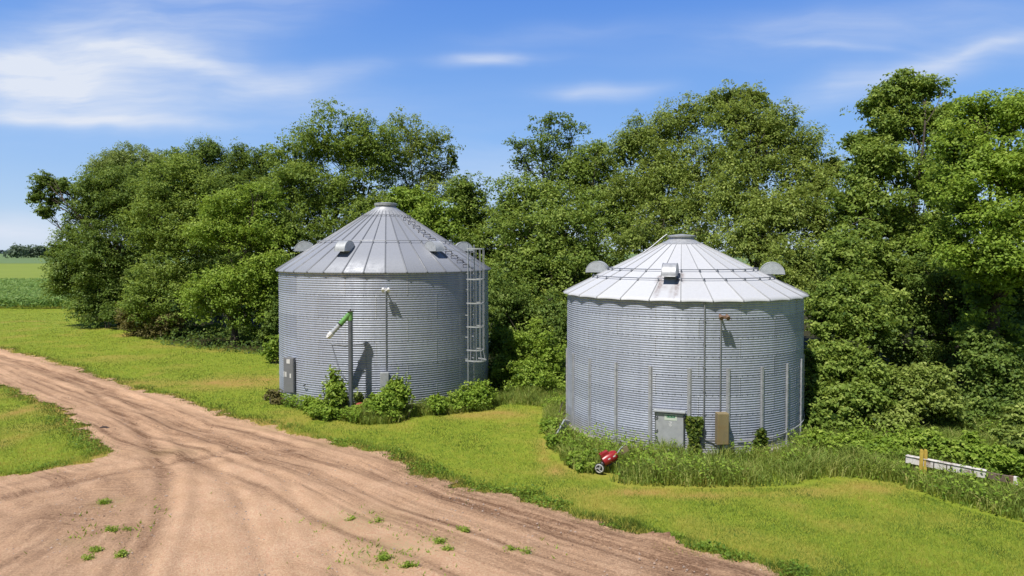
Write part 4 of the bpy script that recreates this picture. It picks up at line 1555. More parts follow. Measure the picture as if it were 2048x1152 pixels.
# ---- big trees behind the right bin
tree('broadleaf_tree', 'huge drooping tree behind the left half of the right bin', gnd(1330, 690),
     [(1300, 270, 60, 45, 45), (1370, 235, 62, 45, 45), (1255, 300, 42, 45, 45), (1310, 350, 75, 55, 44), (1390, 330, 75, 60, 43), (1260, 390, 50, 45, 44), (1330, 420, 55, 40, 42), (1400, 410, 60, 50, 41),
      (1290, 470, 60, 40, 39), (1400, 470, 50, 40, 38)], G_OLIVE, GT, per=135, trunk_r=.42, droop=.75, leaf=(.17, .085))
tree('broadleaf_tree', 'tallest drooping tree behind the right half of the right bin', gnd(1530, 720),
     [(1450, 195, 40, 30, 42), (1505, 195, 40, 26, 42), (1480, 240, 62, 44, 41), (1550, 255, 60, 45, 41), (1600, 300, 48, 45, 41), (1510, 320, 80, 60, 40), (1610, 370, 60, 60, 39), (1480, 400, 62, 55, 38.5),
      (1560, 430, 80, 55, 37), (1640, 440, 36, 60, 37), (1500, 480, 65, 40, 36), (1600, 520, 62, 60, 34), (1560, 560, 50, 40, 33), (1665, 330, 26, 30, 40)], G_OLIVE, GT, per=140, trunk_r=.45, droop=.8, leaf=(.17, .085))
# ---- right side
tree('broadleaf_tree', 'tall airy tree with sky showing through right of the bins', gnd(1830, 730),
     [(1805, 185, 52, 34, 36), (1850, 180, 36, 32, 36), (1765, 210, 36, 26, 36), (1885, 235, 36, 32, 36), (1770, 240, 50, 38, 36), (1840, 260, 65, 45, 36), (1720, 290, 34, 28, 36), (1770, 325, 65, 42, 35), (1860, 350, 62, 50, 35), (1720, 380, 45, 45, 35),
      (1760, 430, 60, 44, 34), (1700, 480, 48, 55, 33), (1700, 560, 50, 55, 31), (1860, 450, 44, 34, 34), (1800, 560, 55, 36, 33), (1780, 490, 50, 24, 34), (1740, 520, 50, 40, 33), (1690, 420, 30, 40, 34), (1850, 560, 50, 40, 32), (1880, 400, 40, 40, 34), (1740, 620, 60, 50, 30), (1830, 485, 50, 28, 36), (1800, 445, 50, 28, 37), (1870, 500, 50, 34, 33), (1680, 530, 40, 60, 31)], G_MID, GT, per=120, trunk_r=.36, rc=.52, dens=2.3, core=.5)
tree('broadleaf_tree', 'dense tall tree cut by the right edge of the picture', gnd(1985, 825),
     [(1950, 235, 62, 42, 27), (2030, 235, 70, 48, 27), (1920, 300, 56, 46, 26.5), (1990, 330, 75, 60, 26), (2070, 350, 70, 70, 26), (1930, 410, 52, 50, 25.5), (2010, 440, 66, 50, 25), (1955, 505, 60, 44, 25), (2050, 540, 70, 60, 24.5),
      (1890, 480, 44, 40, 26.5), (1975, 585, 45, 50, 26.0), (2005, 670, 45, 45, 26.2), (1945, 680, 36, 40, 27), (2130, 450, 70, 90, 26), (1890, 370, 40, 40, 28)], G_LIGHT, GT, per=150, trunk_r=.34, rc=.5, leaf=(.13, .085))
tree('broadleaf_tree', 'shaded dark tree low behind the white beam', gnd(1890, 790),
     [(1850, 640, 60, 50, 31.5), (1920, 690, 60, 55, 31), (1830, 720, 55, 45, 30.5), (1900, 750, 60, 45, 29.5), (1980, 730, 60, 60, 29.5), (1860, 560, 60, 40, 31), (1930, 600, 50, 50, 30.5), (2050, 700, 60, 60, 28.5), (1770, 680, 50, 50, 30), (2010, 790, 55, 45, 27.5), (1960, 650, 60, 50, 31), (2060, 620, 70, 60, 31), (2000, 560, 60, 50, 32), (2110, 720, 70, 70, 28.5), (1930, 800, 60, 36, 27.5), (1850, 800, 50, 36, 28)], G_DARK, GT, per=150, trunk_r=.24, rc=.5, leaf=(.14, .09))
tree('small_tree', 'leafy maple like small tree against the right side of the right bin', gnd(1690, 845),
     [(1690, 600, 55, 45, 27), (1655, 640, 42, 45, 26), (1730, 660, 50, 40, 26), (1650, 720, 42, 36, 25), (1700, 740, 62, 45, 24.5), (1640, 790, 40, 38, 24), (1720, 800, 60, 45, 23.5), (1670, 840, 55, 36, 23), (1780, 790, 45, 42, 24), (1630, 850, 26, 36, 23)],
     G_MID, GT, per=165, trunk_r=.16, rc=.55, leaf=(.14, .09), dens=3.2)
tree('small_tree', 'small tree with pale lit leaves leaning in front of the dark shade at right', gnd(1860, 868),
     [(1850, 770, 45, 36, 23.5), (1820, 810, 40, 30, 23), (1880, 810, 36, 30, 23), (1790, 850, 40, 26, 22.5)], G_OLIVE, GT, per=120, trunk_r=.1, rc=.5, leaf=(.13, .08))

# ---- shrubs
GS_ = 'shrubs at the foot of the trees'
bush('shrub', 'brownish shrub at the shaded foot of the left grove', [(290, 640, 40, 32, 50), (330, 655, 40, 28, 48.5), (262, 630, 22, 22, 51)], G_BROWN, 'shrub', GS_, per=130, rc=.45, leaf=(.15, .09))
bush('shrub', 'low dark shrub left of the brown shrub', [(228, 628, 26, 18, 54), (205, 618, 16, 12, 55)], G_DARK, 'shrub', GS_, per=110, rc=.45, leaf=(.15, .09))
bush('shrub', 'low dark undergrowth shrub below the bright yellow green tree', [(400, 668, 50, 16, 51), (460, 670, 50, 18, 50), (350, 668, 30, 16, 51.5)], G_DARK, 'shrub', GS_, per=120, rc=.45, leaf=(.16, .1))
bush('shrub', 'dark shrub in shade just left of the left bin', [(530, 670, 34, 40, 45), (555, 640, 26, 44, 44), (500, 690, 30, 16, 46)], G_DARK, 'shrub', GS_, per=120, rc=.45, leaf=(.16, .1))
bush('shrub', 'small lit shrub against the left edge of the left bin wall', [(550, 690, 14, 18, 37), (543, 708, 18, 10, 37.5)], G_LIGHT, 'shrub', GS_, per=70, rc=.3)
bush('shrub', 'big lit shrub between the two bins', [(1050, 700, 55, 45, 32), (1100, 720, 42, 50, 31), (1010, 740, 40, 40, 31), (1060, 760, 60, 34, 30), (1110, 780, 30, 24, 29.5), (995, 690, 26, 40, 33)], G_LIGHT, 'shrub', GS_, per=115, rc=.40, leaf=(.13, .085))
bush('shrub', 'dark shrub high behind the gap between the bins', [(1010, 620, 40, 60, 35), (1090, 640, 50, 50, 35), (1125, 660, 26, 70, 33)], G_DARK, 'shrub', GS_, per=120, rc=.45)
bush('shrub', 'leafy shrub at the foot of the caged ladder', [(940, 795, 36, 24, 26.6), (915, 806, 22, 18, 26.2), (962, 790, 24, 22, 27)], G_WEED, 'shrub', GS_, per=75, rc=.26, leaf=(.11, .075), shoots=[(935, 762, 26.6), (945, 768, 26.6), (925, 772, 26.5), (958, 760, 26.9), (905, 785, 26.2), (970, 768, 27)])
bush('shrub', 'small round shrub left of the ladder foot shrub', [(875, 812, 19, 17, 25.6), (872, 800, 10, 10, 25.7)], G_WEED, 'shrub', GS_, per=60, rc=.2, leaf=(.10, .065), shoots=[(876, 786, 25.6), (868, 790, 25.6), (886, 794, 25.6), (860, 800, 25.5)])
bush('shrub', 'dense shrub in front of the left bin right of the grey pipe', [(780, 806, 32, 24, 25.0), (762, 824, 26, 13, 24.8), (800, 785, 16, 16, 25.2), (750, 800, 10, 12, 25.1), (795, 764, 9, 13, 25.2), (783, 780, 16, 14, 25.1)], G_WEED, 'shrub', GS_, per=62, rc=.22, leaf=(.12, .07), dens=2.6,
     shoots=[(797, 736, 25.2), (790, 748, 25.2), (812, 745, 25.2), (820, 752, 25.2), (804, 756, 25.1), (775, 770, 25.1), (758, 785, 25.0), (770, 778, 25.2), (826, 790, 25), (742, 800, 25)])
bush('sapling', 'yellow green sapling in front of the left bin left of the grey pipe', [(675, 785, 18, 18, 25.2), (668, 768, 13, 13, 25.3), (664, 752, 8, 11, 25.3), (682, 772, 10, 10, 25.2), (682, 804, 13, 16, 25.5)], G_LIGHT, 'sapling', GS_, per=48, rc=.18, leaf=(.12, .075), dens=2.4,
     shoots=[(660, 732, 25.3), (668, 745, 25.3), (650, 748, 25.2), (680, 752, 25.2), (646, 762, 25.2), (686, 762, 25.5), (656, 775, 25.1), (688, 778, 25.5), (640, 790, 25.2), (664, 755, 25.2)])
bush('shrub', 'low spreading weeds shrub left of the sapling by the left bin', [(640, 815, 24, 12, 25.3), (618, 802, 9, 9, 25.7), (655, 822, 30, 10, 25.0)], G_WEED, 'shrub', GS_, per=60, rc=.2, leaf=(.10, .06), shoots=[(612, 790, 25.8), (625, 796, 25.6), (606, 796, 25.8), (648, 796, 25.2), (634, 800, 25.3)])
bush('shrub', 'olive shrub behind the foot of the grey pipe', [(718, 805, 12, 16, 25.9), (732, 824, 20, 11, 25.2), (728, 832, 10, 7, 25.0)], G_OLIVE, 'shrub', GS_, per=60, rc=.2, leaf=(.10, .06), shoots=[(712, 775, 25.7), (720, 785, 25.6), (728, 800, 25.3), (740, 808, 25.2)])
bush('shrub', 'low shrub at the left outer edge of the left bin', [(545, 795, 14, 16, 28.0), (555, 806, 16, 8, 27.4)], G_BROWN, 'shrub', GS_, per=80, rc=.24, leaf=(.10, .07))
bush('shrub', 'bright shrub just behind the left end of the white beam', [(1850, 885, 34, 22, 20.0), (1880, 895, 24, 16, 19.6), (1830, 900, 24, 14, 20.0)], G_LIGHT, 'shrub', GS_, per=95, rc=.26, leaf=(.12, .08))
bush('sapling', 'bright upright sapling behind the middle of the white beam', [(1935, 890, 14, 22, 19.0), (1930, 912, 28, 14, 18.8), (1945, 905, 20, 14, 18.8)], G_LIGHT, 'sapling', GS_, per=60, rc=.2, leaf=(.13, .085), shoots=[(1933, 862, 19), (1940, 872, 19), (1925, 876, 19), (1950, 884, 18.9), (1915, 895, 18.8)])
bush('shrub', 'rounded shrub behind the right end of the white beam', [(1990, 915, 36, 20, 18.4), (2010, 925, 30, 16, 18.1)], G_WEED, 'shrub', GS_, per=100, rc=.24, leaf=(.10, .07))
bush('shrub', 'yellowish shrub at the right edge of the picture beside the beam', [(2040, 850, 34, 36, 20.5), (2050, 905, 30, 40, 18.6), (2020, 870, 20, 16, 19.8)], G_OLIVE, 'shrub', GS_, per=105, rc=.28, leaf=(.13, .085))
bush('shrub', 'deep shaded shrub behind the saplings at the white beam', [(1930, 840, 48, 34, 24), (1990, 840, 45, 34, 23.6), (1880, 835, 36, 26, 24.3), (1950, 870, 40, 18, 22.6), (2040, 800, 40, 40, 24), (1975, 740, 42, 48, 25.0), (1985, 790, 40, 34, 24.6), (1960, 690, 30, 30, 25.2)], G_DARK, 'shrub', GS_, per=140, rc=.4, leaf=(.14, .09))
bush('shrub', 'lowest leafy shrub at the right foot of the right bin', [(1680, 890, 40, 20, 20.6), (1640, 890, 24, 20, 20.8), (1715, 895, 30, 16, 20.3)], G_LIGHT, 'shrub', GS_, per=105, rc=.26, leaf=(.13, .09))
bush('shrub', 'weedy shrub left of the white beam among tall grass', [(1760, 905, 34, 16, 19.8), (1790, 895, 26, 18, 20.1)], G_WEED, 'shrub', GS_, per=100, rc=.24, leaf=(.12, .08))
bush('shrub', 'leafy weeds at the left foot of the right bin', [(1100, 850, 18, 14, 23.0), (1118, 890, 22, 14, 21.2), (1110, 812, 22, 14, 26.5)], G_WEED, 'shrub', GS_, per=90, rc=.22, leaf=(.10, .06))
bush('shrub', 'leafy weeds beside the red machine on its left', [(1165, 918, 26, 14, 19.5), (1172, 936, 18, 12, 19.0), (1145, 905, 18, 12, 20.6)], G_WEED, 'shrub', GS_, per=100, rc=.2, leaf=(.09, .06))

# ---- vines climbing the right bin
def vine(label, phi0, phi1, z0, z1, n, shape):
    c = pol(RB, (phi0 + phi1) / 2, 0)
    base = np.array([BIN_B[0] + c[0], BIN_B[1] + c[1], 0])
    root = empty('vine', base)
    tag(root, label, 'vine', 'vines on the right bin')
    P = []
    while len(P) < n:
        u_, t = rng.random(), rng.random()
        if abs(u_ - 0.5) * 2 > shape(t): continue
        dep = RB + 0.06 + rng.random() * 0.13
        q = pol(dep, phi0 + (phi1 - phi0) * u_, z0 + (z1 - z0) * t)
        P.append([q[0] + BIN_B[0], q[1] + BIN_B[1], q[2]])
    P = np.array(P)
    out = np.array([math.sin(rad((phi0 + phi1) / 2)), -math.cos(rad((phi0 + phi1) / 2)), 0.7])
    nr = out + rng.normal(size=(n, 3)) * 0.5
    v = leaf_quads(P, .115, .085, nr)
    m = MB()
    for k in range(5):
        pts = [pol(RB + 0.05, (phi0 + phi1) / 2 + rng.normal() * 0.8, 0)]
        a = (phi0 + phi1) / 2
        for i in range(1, 6):
            a += rng.normal() * 0.7
            pts.append(pol(RB + 0.05, a, (z1 * 0.95) * i / 5))
        m.tube([np.array([p[0] + BIN_B[0] - base[0], p[1] + BIN_B[1] - base[1], p[2]]) for p in pts], .009, 5)
    m.build('stems', M['bark'], root)
    build_leaves('foliage', v - base, np.clip(0.4 + rng.normal(size=n) * .25, 0, 1), G_VINE, root)


vine('dark climbing vine beside the square door of the right bin', -11.5, -4.8, 0.15, 1.22, 620, lambda t: 0.62 + 0.35 * math.sin(t * 7 + 1) * 0.4 + (0.3 if t > .45 else 0))
vine('short climbing vine low on the right part of the right bin', 17.0, 24.5, 0.05, 0.82, 380, lambda t: 1.0 - 0.65 * t ** 2)

# ---- far off woods
def far_wood(name, label, px0, px1, y0, h, n, mat, leafL, spread):
    xs = np.linspace(px0, px1, n)
    C, Rr = [], []
    for x in xs:
        Y = y0 + rng.normal() * spread
        u_ = (x - 1024) / F
        top = h * (0.75 + 0.4 * rng.random())
        for k in range(5):
            C.append([u_ * Y + rng.normal() * h * .3, Y, top * (0.25 + 0.6 * rng.random())]); Rr.append(h * (0.24 + .16 * rng.random()))
    C = np.array(C); Rr = np.array(Rr)
    v, t = clump_leaves(C, Rr, 60, leafL, leafL * .7, .9)
    o = build_leaves(name, v, t, mat, None)
    tag(o, label, 'wood', None, 'stuff')


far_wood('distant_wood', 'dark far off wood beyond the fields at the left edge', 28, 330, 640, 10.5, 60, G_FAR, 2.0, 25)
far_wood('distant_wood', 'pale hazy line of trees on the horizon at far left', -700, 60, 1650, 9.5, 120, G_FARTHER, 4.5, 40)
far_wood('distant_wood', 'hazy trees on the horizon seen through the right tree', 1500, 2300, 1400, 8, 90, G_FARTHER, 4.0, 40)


# ---------------------------------------------------------------- lawn blades
def blades(name, x, y, h, wd, tint, mat, lean=0.35, z=None, label=None, cat=None, seg=False, curve=0.5):
    n = len(x)
    z = np.zeros(n) if z is None else z
    a = rng.random(n) * 2 * PI
    b = rng.random(n) * 2 * PI
    lx = np.cos(b) * lean * h * rng.random(n); ly = np.sin(b) * lean * h * rng.random(n)
    dx = np.cos(a) * wd / 2; dy = np.sin(a) * wd / 2
    if not seg:
        V = np.stack([np.stack([x - dx, y - dy, z], -1), np.stack([x + dx, y + dy, z], -1), np.stack([x + lx, y + ly, z + h], -1)], 1)
        f = np.arange(n * 3).reshape(n, 3)
        o = np_mesh(name, V.reshape(-1, 3), f, mat, None, fattr={'tint': tint})
    else:
        m1x, m1y, m1z = x + lx * .35, y + ly * .35, z + h * .6
        tx, ty, tz = x + lx * 1.4, y + ly * 1.4, z + h * (1 - .25 * curve)
        V = np.stack([np.stack([x - dx, y - dy, z], -1), np.stack([x + dx, y + dy, z], -1),
                      np.stack([m1x + dx * .8, m1y + dy * .8, m1z], -1), np.stack([m1x - dx * .8, m1y - dy * .8, m1z], -1),
                      np.stack([tx + dx * .15, ty + dy * .15, tz], -1), np.stack([tx - dx * .15, ty - dy * .15, tz], -1)], 1)
        i0 = np.arange(n)[:, None] * 6
        f = np.concatenate([i0 + np.array([[0, 1, 2, 3]]), i0 + np.array([[3, 2, 4, 5]])])
        o = np_mesh(name, V.reshape(-1, 3), f, mat, None, fattr={'tint': np.concatenate([tint, tint])})
    return tag(o, label, cat, None, 'stuff')


def in_bins(x, y):
    return (np.hypot(x - BIN_A[0], y - BIN_A[1]) < RA + .15) | (np.hypot(x - BIN_B[0], y - BIN_B[1]) < RB + .15)


def sample(n, y0, y1, k=0.92, p=1.6):
    t = rng.random(n)
    e = 1 - p
    y = (y0 ** e + t * (y1 ** e - y0 ** e)) ** (1 / e)
    x = (rng.random(n) * 2 - 1) * (k * y + 1)
    return x, y


x, y = sample(980000, 9.5, 74)
s = road_sdf(x, y)
fe = np.interp(x, fx, fy, left=63, right=21)
s_ = s - 0.55 * rng.random(len(x)) ** 4 * (0.3 + fbm(x * 1.5, y * 1.5, 2))
ok = (s_ < 0.03) & ~in_bins(x, y) & (y < fe + 1.2) | (x < fx[0]) & (s_ < 0.03) & (y < 72)
ok &= ~in_bins(x, y)
ok &= ~(inside(x, y, weed_poly))
x, y, s = x[ok], y[ok], s[ok]
dry = dryness(x, y)
keepp = rng.random(len(x)) > dry * 0.55
x, y, s, dry = x[keepp], y[keepp], s[keepp], dry[keepp]
n1 = fbm(x * 0.8, y * 0.8, 4); n2 = fbm(x * 3.1 + 7, y * 3.1, 3)
dme = seg_dist(x, y, np.array(up_w))
mow = fbm(dme * 1.5, x * .10 + y * .05, 3) - .5
lush = np.exp(-((s + 0.25) / 0.35) ** 2)
h = (0.045 + 0.045 * n2) * (1 + 0.9 * lush) * (0.7 + 0.6 * rng.random(len(x)))
wd = 0.010 * np.maximum(1, y / 14) * (0.7 + 0.6 * rng.random(len(x)))
tint = np.clip(0.30 + 1.9 * (n1 - 0.5) + 0.5 * (n2 - .5) + dry * 0.55 + 0.7 * mow - 0.32 * lush + rng.normal(size=len(x)) * 0.16, 0, 1)
blades('lawn_grass', x, y, h, wd, tint, G_GRASS, lean=1.2, z=(fbm(x * 0.35, y * 0.35, 3) - 0.5) * 0.10 - 0.012, label='mown green lawn around the bins and along the drive', cat='grass')

# unmown grass round the right bin and along the right edge
def fill_poly(poly, n):
    lo, hi = poly.min(0), poly.max(0)
    xx = rng.random(n) * (hi[0] - lo[0]) + lo[0]; yy = rng.random(n) * (hi[1] - lo[1]) + lo[1]
    k = inside(xx, yy, poly) & ~in_bins(xx, yy)
    k &= np.hypot((xx - ec[0] + .12) / .36, (yy - ec[1] + .24) / .36) > 1
    return xx[k], yy[k]


def tall(name, poly, n, h0, h1, label, ragged=0.35):
    x, y = fill_poly(poly, n)
    e = seg_dist(x, y, poly, True)
    c = fbm(x * 1.3, y * 1.3, 3); c2 = fbm(x * 4 + 3, y * 4, 3)
    k = (e > ragged * c2 * 0.9) & (np.abs(x) < 0.85 * y + 1.5)
    x, y, c, c2, e = x[k], y[k], c[k], c2[k], e[k]
    h = (h0 + (h1 - h0) * np.clip(1.6 * c - .3, 0, 1)) * np.clip(0.45 + e / 0.7, 0, 1) * (0.6 + 0.6 * rng.random(len(x)))
    tint = np.clip(0.35 + 1.0 * (c2 - .5) + rng.normal(size=len(x)) * .18 + 0.45 * np.clip(1 - e / .5, 0, 1) * c, 0, 1)
    blades(name, x, y, h, 0.016 + 0.012 * rng.random(len(x)), tint, G_TALL, lean=0.75, label=label, cat='grass', seg=True)


tall('tall_grass', weed_poly, 150000, 0.22, 0.66, 'tall unmown grass ringing the right bin and running to the right edge')
tall('tall_grass', weed_poly_mid, 9000, 0.15, 0.5, 'tall weeds and grass in the gap between the two bins')
tall('tall_grass', weed_poly_a, 34000, 0.18, 0.55, 'tall weeds and grass along the foot of the left bin')

# broad leaved weeds mixed into the tall grass
def weeds(name, poly, n, hmax, label, mat=G_WEED, leaf=(.10, .055)):
    x, y = fill_poly(poly, n)
    c = fbm(x * 0.9 + 20, y * 0.9, 3)
    k = (c > 0.5) & (np.abs(x) < 0.85 * y + 1.5)
    x, y, c = x[k], y[k], c[k]
    z = rng.random(len(x)) ** 0.7 * hmax * (0.5 + c)
    P = np.stack([x, y, z + .03], -1)
    nr = rng.normal(size=P.shape) * .5 + np.array([0, -.2, 0.9])
    v = leaf_quads(P, leaf[0], leaf[1], nr)
    o = build_leaves(name, v, np.clip(0.16 + 0.38 * z / hmax + rng.normal(size=len(x)) * .15, 0, 1), mat, None)
    tag(o, label, 'weeds', None, 'stuff')


weeds('broadleaf_weeds', weed_poly, 46000, 0.55, 'broad leaved weeds scattered through the tall grass by the right bin')
weeds('broadleaf_weeds', weed_poly_a, 30000, 0.40, 'broad leaved weeds scattered along the foot of the left bin')

# dark ground cover and leaf litter plants under the trees
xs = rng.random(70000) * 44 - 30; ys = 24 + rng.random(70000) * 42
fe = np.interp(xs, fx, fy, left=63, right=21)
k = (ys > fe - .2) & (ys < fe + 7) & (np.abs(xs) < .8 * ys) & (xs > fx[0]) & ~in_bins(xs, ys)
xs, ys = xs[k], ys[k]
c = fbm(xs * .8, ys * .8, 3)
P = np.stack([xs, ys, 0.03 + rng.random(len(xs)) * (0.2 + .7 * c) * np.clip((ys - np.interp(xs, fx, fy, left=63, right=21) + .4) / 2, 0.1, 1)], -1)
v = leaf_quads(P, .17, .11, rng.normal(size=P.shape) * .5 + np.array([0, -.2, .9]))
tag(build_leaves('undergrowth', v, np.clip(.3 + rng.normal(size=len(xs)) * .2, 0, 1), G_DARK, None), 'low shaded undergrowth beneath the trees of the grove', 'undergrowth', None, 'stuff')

# ---------------------------------------------------------------- corn field beyond the lawn
nx_, n = 0, 120000
t = rng.random(n)
y = 1 / (1 / 72.5 + t * (1 / 127.0 - 1 / 72.5))
x = -34 - rng.random(n) * 84
row = np.round(y / 0.76) * 0.76 + rng.normal(size=n) * 0.13
row = np.clip(row, 72.5, 127)
k = (x > -.95 * row) & (x < -.50 * row)
x, row = x[k], row[k]
z = 0.15 + 1.05 * rng.random(len(x)) ** 0.6
nr = rng.normal(size=(len(x), 3)) * .55 + np.array([0, -.25, .8])
dv = np.stack([rng.normal(size=len(x)), rng.normal(size=len(x)), -.3 * np.ones(len(x))], -1)
v = leaf_quads(np.stack([x, row, z], -1), .62, .13, nr, fold=.3, dirv=dv)
tag(build_leaves('corn_field', v, np.clip(.15 + .45 * z + rng.normal(size=len(x)) * .2, 0, 1), G_CORN, None), 'dark green field of young corn at far left beyond the lawn', 'corn', None, 'stuff')

# ---------------------------------------------------------------- weed tufts on the drive
def tuft(px, py, r, n, label, hmul=1.0):
    c = gnd(px, py)
    root = None
    n = int(n * 1.3)
    ns = max(4, int(r * 62))
    sx_ = np.zeros(ns); sy_ = np.zeros(ns)
    for q in range(1, ns):
        p_ = rng.integers(0, q); a_ = rng.random() * 2 * PI
        sx_[q] = sx_[p_] + math.cos(a_) * .065; sy_[q] = sy_[p_] + math.sin(a_) * .05
    ns_n = max(ns, 4)
    k = np.minimum((rng.random(n) ** 1.25 * ns).astype(int), ns - 1)
    sprd = (.03 + .03 * rng.random(ns))[k]
    P = np.stack([sx_[k] + np.clip(rng.normal(size=n), -1.5, 1.5) * sprd, sy_[k] + np.clip(rng.normal(size=n), -1.5, 1.5) * sprd, 0.012 + rng.random(n) ** 2 * .09 * hmul], -1)
    v = leaf_quads(P, .07, .022, rng.normal(size=P.shape) * .5 + np.array([0, 0, .9]))
    o = build_leaves('weed_tuft', v, np.clip(.6 + rng.normal(size=n) * .25, 0, 1), G_WEED, None)
    o.location = (c[0], c[1], 0.01)
    tag(o, label, 'weed', 'weed tufts on the bare drive')


for (px, py, r, n, lab) in (
        (216, 1062, .17, 130, 'round green weed tuft highest of the cluster on the left drive'),
        (183, 1104, .17, 130, 'green weed tuft in the middle of the left drive cluster'),
        (178, 1123, .15, 120, 'green weed tuft nearest the camera in the left drive cluster'),
        (242, 1110, .17, 130, 'long green weed tuft right of the left drive cluster'),
        (258, 1061, .09, 40, 'tiny weed sprig right of the highest left tuft'),
        (215, 1008, .26, 150, 'thin pale weed patch left of centre on the drive'),
        (875, 1087, .18, 120, 'green weed tuft on the drive below the left bin'),
        (925, 1062, .20, 110, 'flat weed tuft on the drive closest to the lawn'),
        (897, 1101, .16, 90, 'weed tuft just below right of the brighter tuft'),
        (770, 1118, .26, 220, 'biggest weed patch at the bottom middle of the drive'),
        (812, 1135, .22, 150, 'weed patch right of the biggest bottom patch'),
        (705, 1042, .12, 60, 'small weed sprig left of the middle drive tufts'),
        (758, 1045, .13, 60, 'small weed sprig above the biggest bottom patch'),
        (1020, 1103, .22, 110, 'wide thin weed patch on the drive towards the right'),
        (1050, 1109, .12, 50, 'little weed sprig at the right of the wide patch'),
        (690, 893, .25, 90, 'faint weed patch on the drive before the left bin shrubs'),
        (1345, 1078, .20, 170, 'weed clump on the dark dirt bank at the lawn edge'),
        (1408, 1098, .20, 130, 'weed clump right of the dirt bank at the lawn edge')):
    tuft(px, py, r, n, lab)
x, y = sample(70000, 9.5, 30, p=1.2)
k = (road_sdf(x, y) > .2)
g2 = blobmap(x, y, [(760, 1100, 110, 45, 1.0), (215, 1060, 70, 60, .5), (720, 1040, 100, 24, .6), (900, 1085, 110, 30, .6), (560, 858, 60, 6, .6), (1040, 1110, 80, 24, .5)])
k &= (rng.random(len(x)) < g2 * .8) & (fbm(x * 2.4, y * 2.4, 3) > .53)
x, y = x[k], y[k]
blades('drive_weeds', x, y, .03 + .07 * rng.random(len(x)), .045 * np.ones(len(x)), np.clip(.6 + rng.normal(size=len(x)) * .2, 0, 1), G_WEED, lean=1.5, z=np.full(len(x), .005),
       label='sparse specks of weeds scattered over the bare drive', cat='weeds')
# small stones on the drive
x, y = sample(15000, 9.5, 34, p=1.4)
k = road_sdf(x, y) > .1
x, y = x[k], y[k]
sz = .009 + .024 * rng.random(len(x)) ** 4
oc = np.array([[1, 0, 0], [0, 1, 0], [-1, 0, 0], [0, -1, 0], [0, 0, .8]])
V = np.stack([x, y, np.full(len(x), .012)], -1)[:, None, :] + oc[None] * (sz[:, None, None] * (.7 + .6 * rng.random((len(x), 5, 1))))
i0 = np.arange(len(x))[:, None] * 5
f = np.concatenate([i0 + np.array([[a, b, 4]]) for a, b in ((0, 1), (1, 2), (2, 3), (3, 0))])
tag(np_mesh('gravel', V.reshape(-1, 3), f, solid('pebble', (.40, .30, .24), .9, 0, .4, 3), None), 'loose pebbles scattered over the dirt drive', 'gravel', None, 'stuff')

# crumbled lumps of soil along the dark wheel tracks
cand = np.argwhere((dark > .45) & (rsd > .15) & (RY < 34) & (np.abs(RX) < .8 * RY + 1))
pk = cand[rng.random(len(cand)) < .10]
x = RX[pk[:, 0], pk[:, 1]] + rng.normal(size=len(pk)) * .04; y = RY[pk[:, 0], pk[:, 1]] + rng.normal(size=len(pk)) * .04
z = RZ[pk[:, 0], pk[:, 1]]
sz = .010 + .028 * rng.random(len(x)) ** 3
V = np.stack([x, y, z], -1)[:, None, :] + oc[None] * (sz[:, None, None] * (.6 + .8 * rng.random((len(x), 5, 1))))
i0 = np.arange(len(x))[:, None] * 5
f = np.concatenate([i0 + np.array([[a, b_, 4]]) for a, b_ in ((0, 1), (1, 2), (2, 3), (3, 0))])
tag(np_mesh('soil_crumbs', V.reshape(-1, 3), f, solid('crumb', (.23, .145, .09), .95, 0, .4, 3), None), 'crumbs of dark soil strewn along the wheel tracks', 'soil', None, 'stuff')

# broad leaved weeds along the edge of the drive
x, y = sample(260000, 9.5, 48)
s = road_sdf(x, y)
c = fbm(x * 1.1 + 60, y * 1.1, 3)
k = (s < .02) & (s > -.55) & (c > .47) & ~in_bins(x, y) & ~inside(x, y, weed_poly)
x, y, s, c = x[k], y[k], s[k], c[k]
P = np.stack([x, y, .01 + rng.random(len(x)) ** 1.4 * .16 * np.clip((c - .44) * 6, 0, 1)], -1)
v = leaf_quads(P, .075, .042, rng.normal(size=P.shape) * .5 + np.array([0, -.15, .9]))
tag(build_leaves('verge_weeds', v, np.clip(.30 + rng.normal(size=len(x)) * .17, 0, 1), G_WEED, None), 'lush low weeds along the grassy edge of the drive', 'weeds', None, 'stuff')


# ---------------------------------------------------------------- sun, sky, camera
SUN_EL = rad(60)
SUN_AZ = rad(37)      # to the left of straight behind the camera
sd_ = Vector((-math.sin(SUN_AZ) * math.cos(SUN_EL), -math.cos(SUN_AZ) * math.cos(SUN_EL), math.sin(SUN_EL)))
sl = bpy.data.lights.new('sun', 'SUN')
sl.energy = 5.0
sl.angle = rad(0.5)
sl.color = (1.0, 0.965, 0.905)
so = bpy.data.objects.new('sun', sl)
so.rotation_euler = sd_.to_track_quat('Z', 'Y').to_euler()
so.location = (0, 0, 60)
col.objects.link(so)

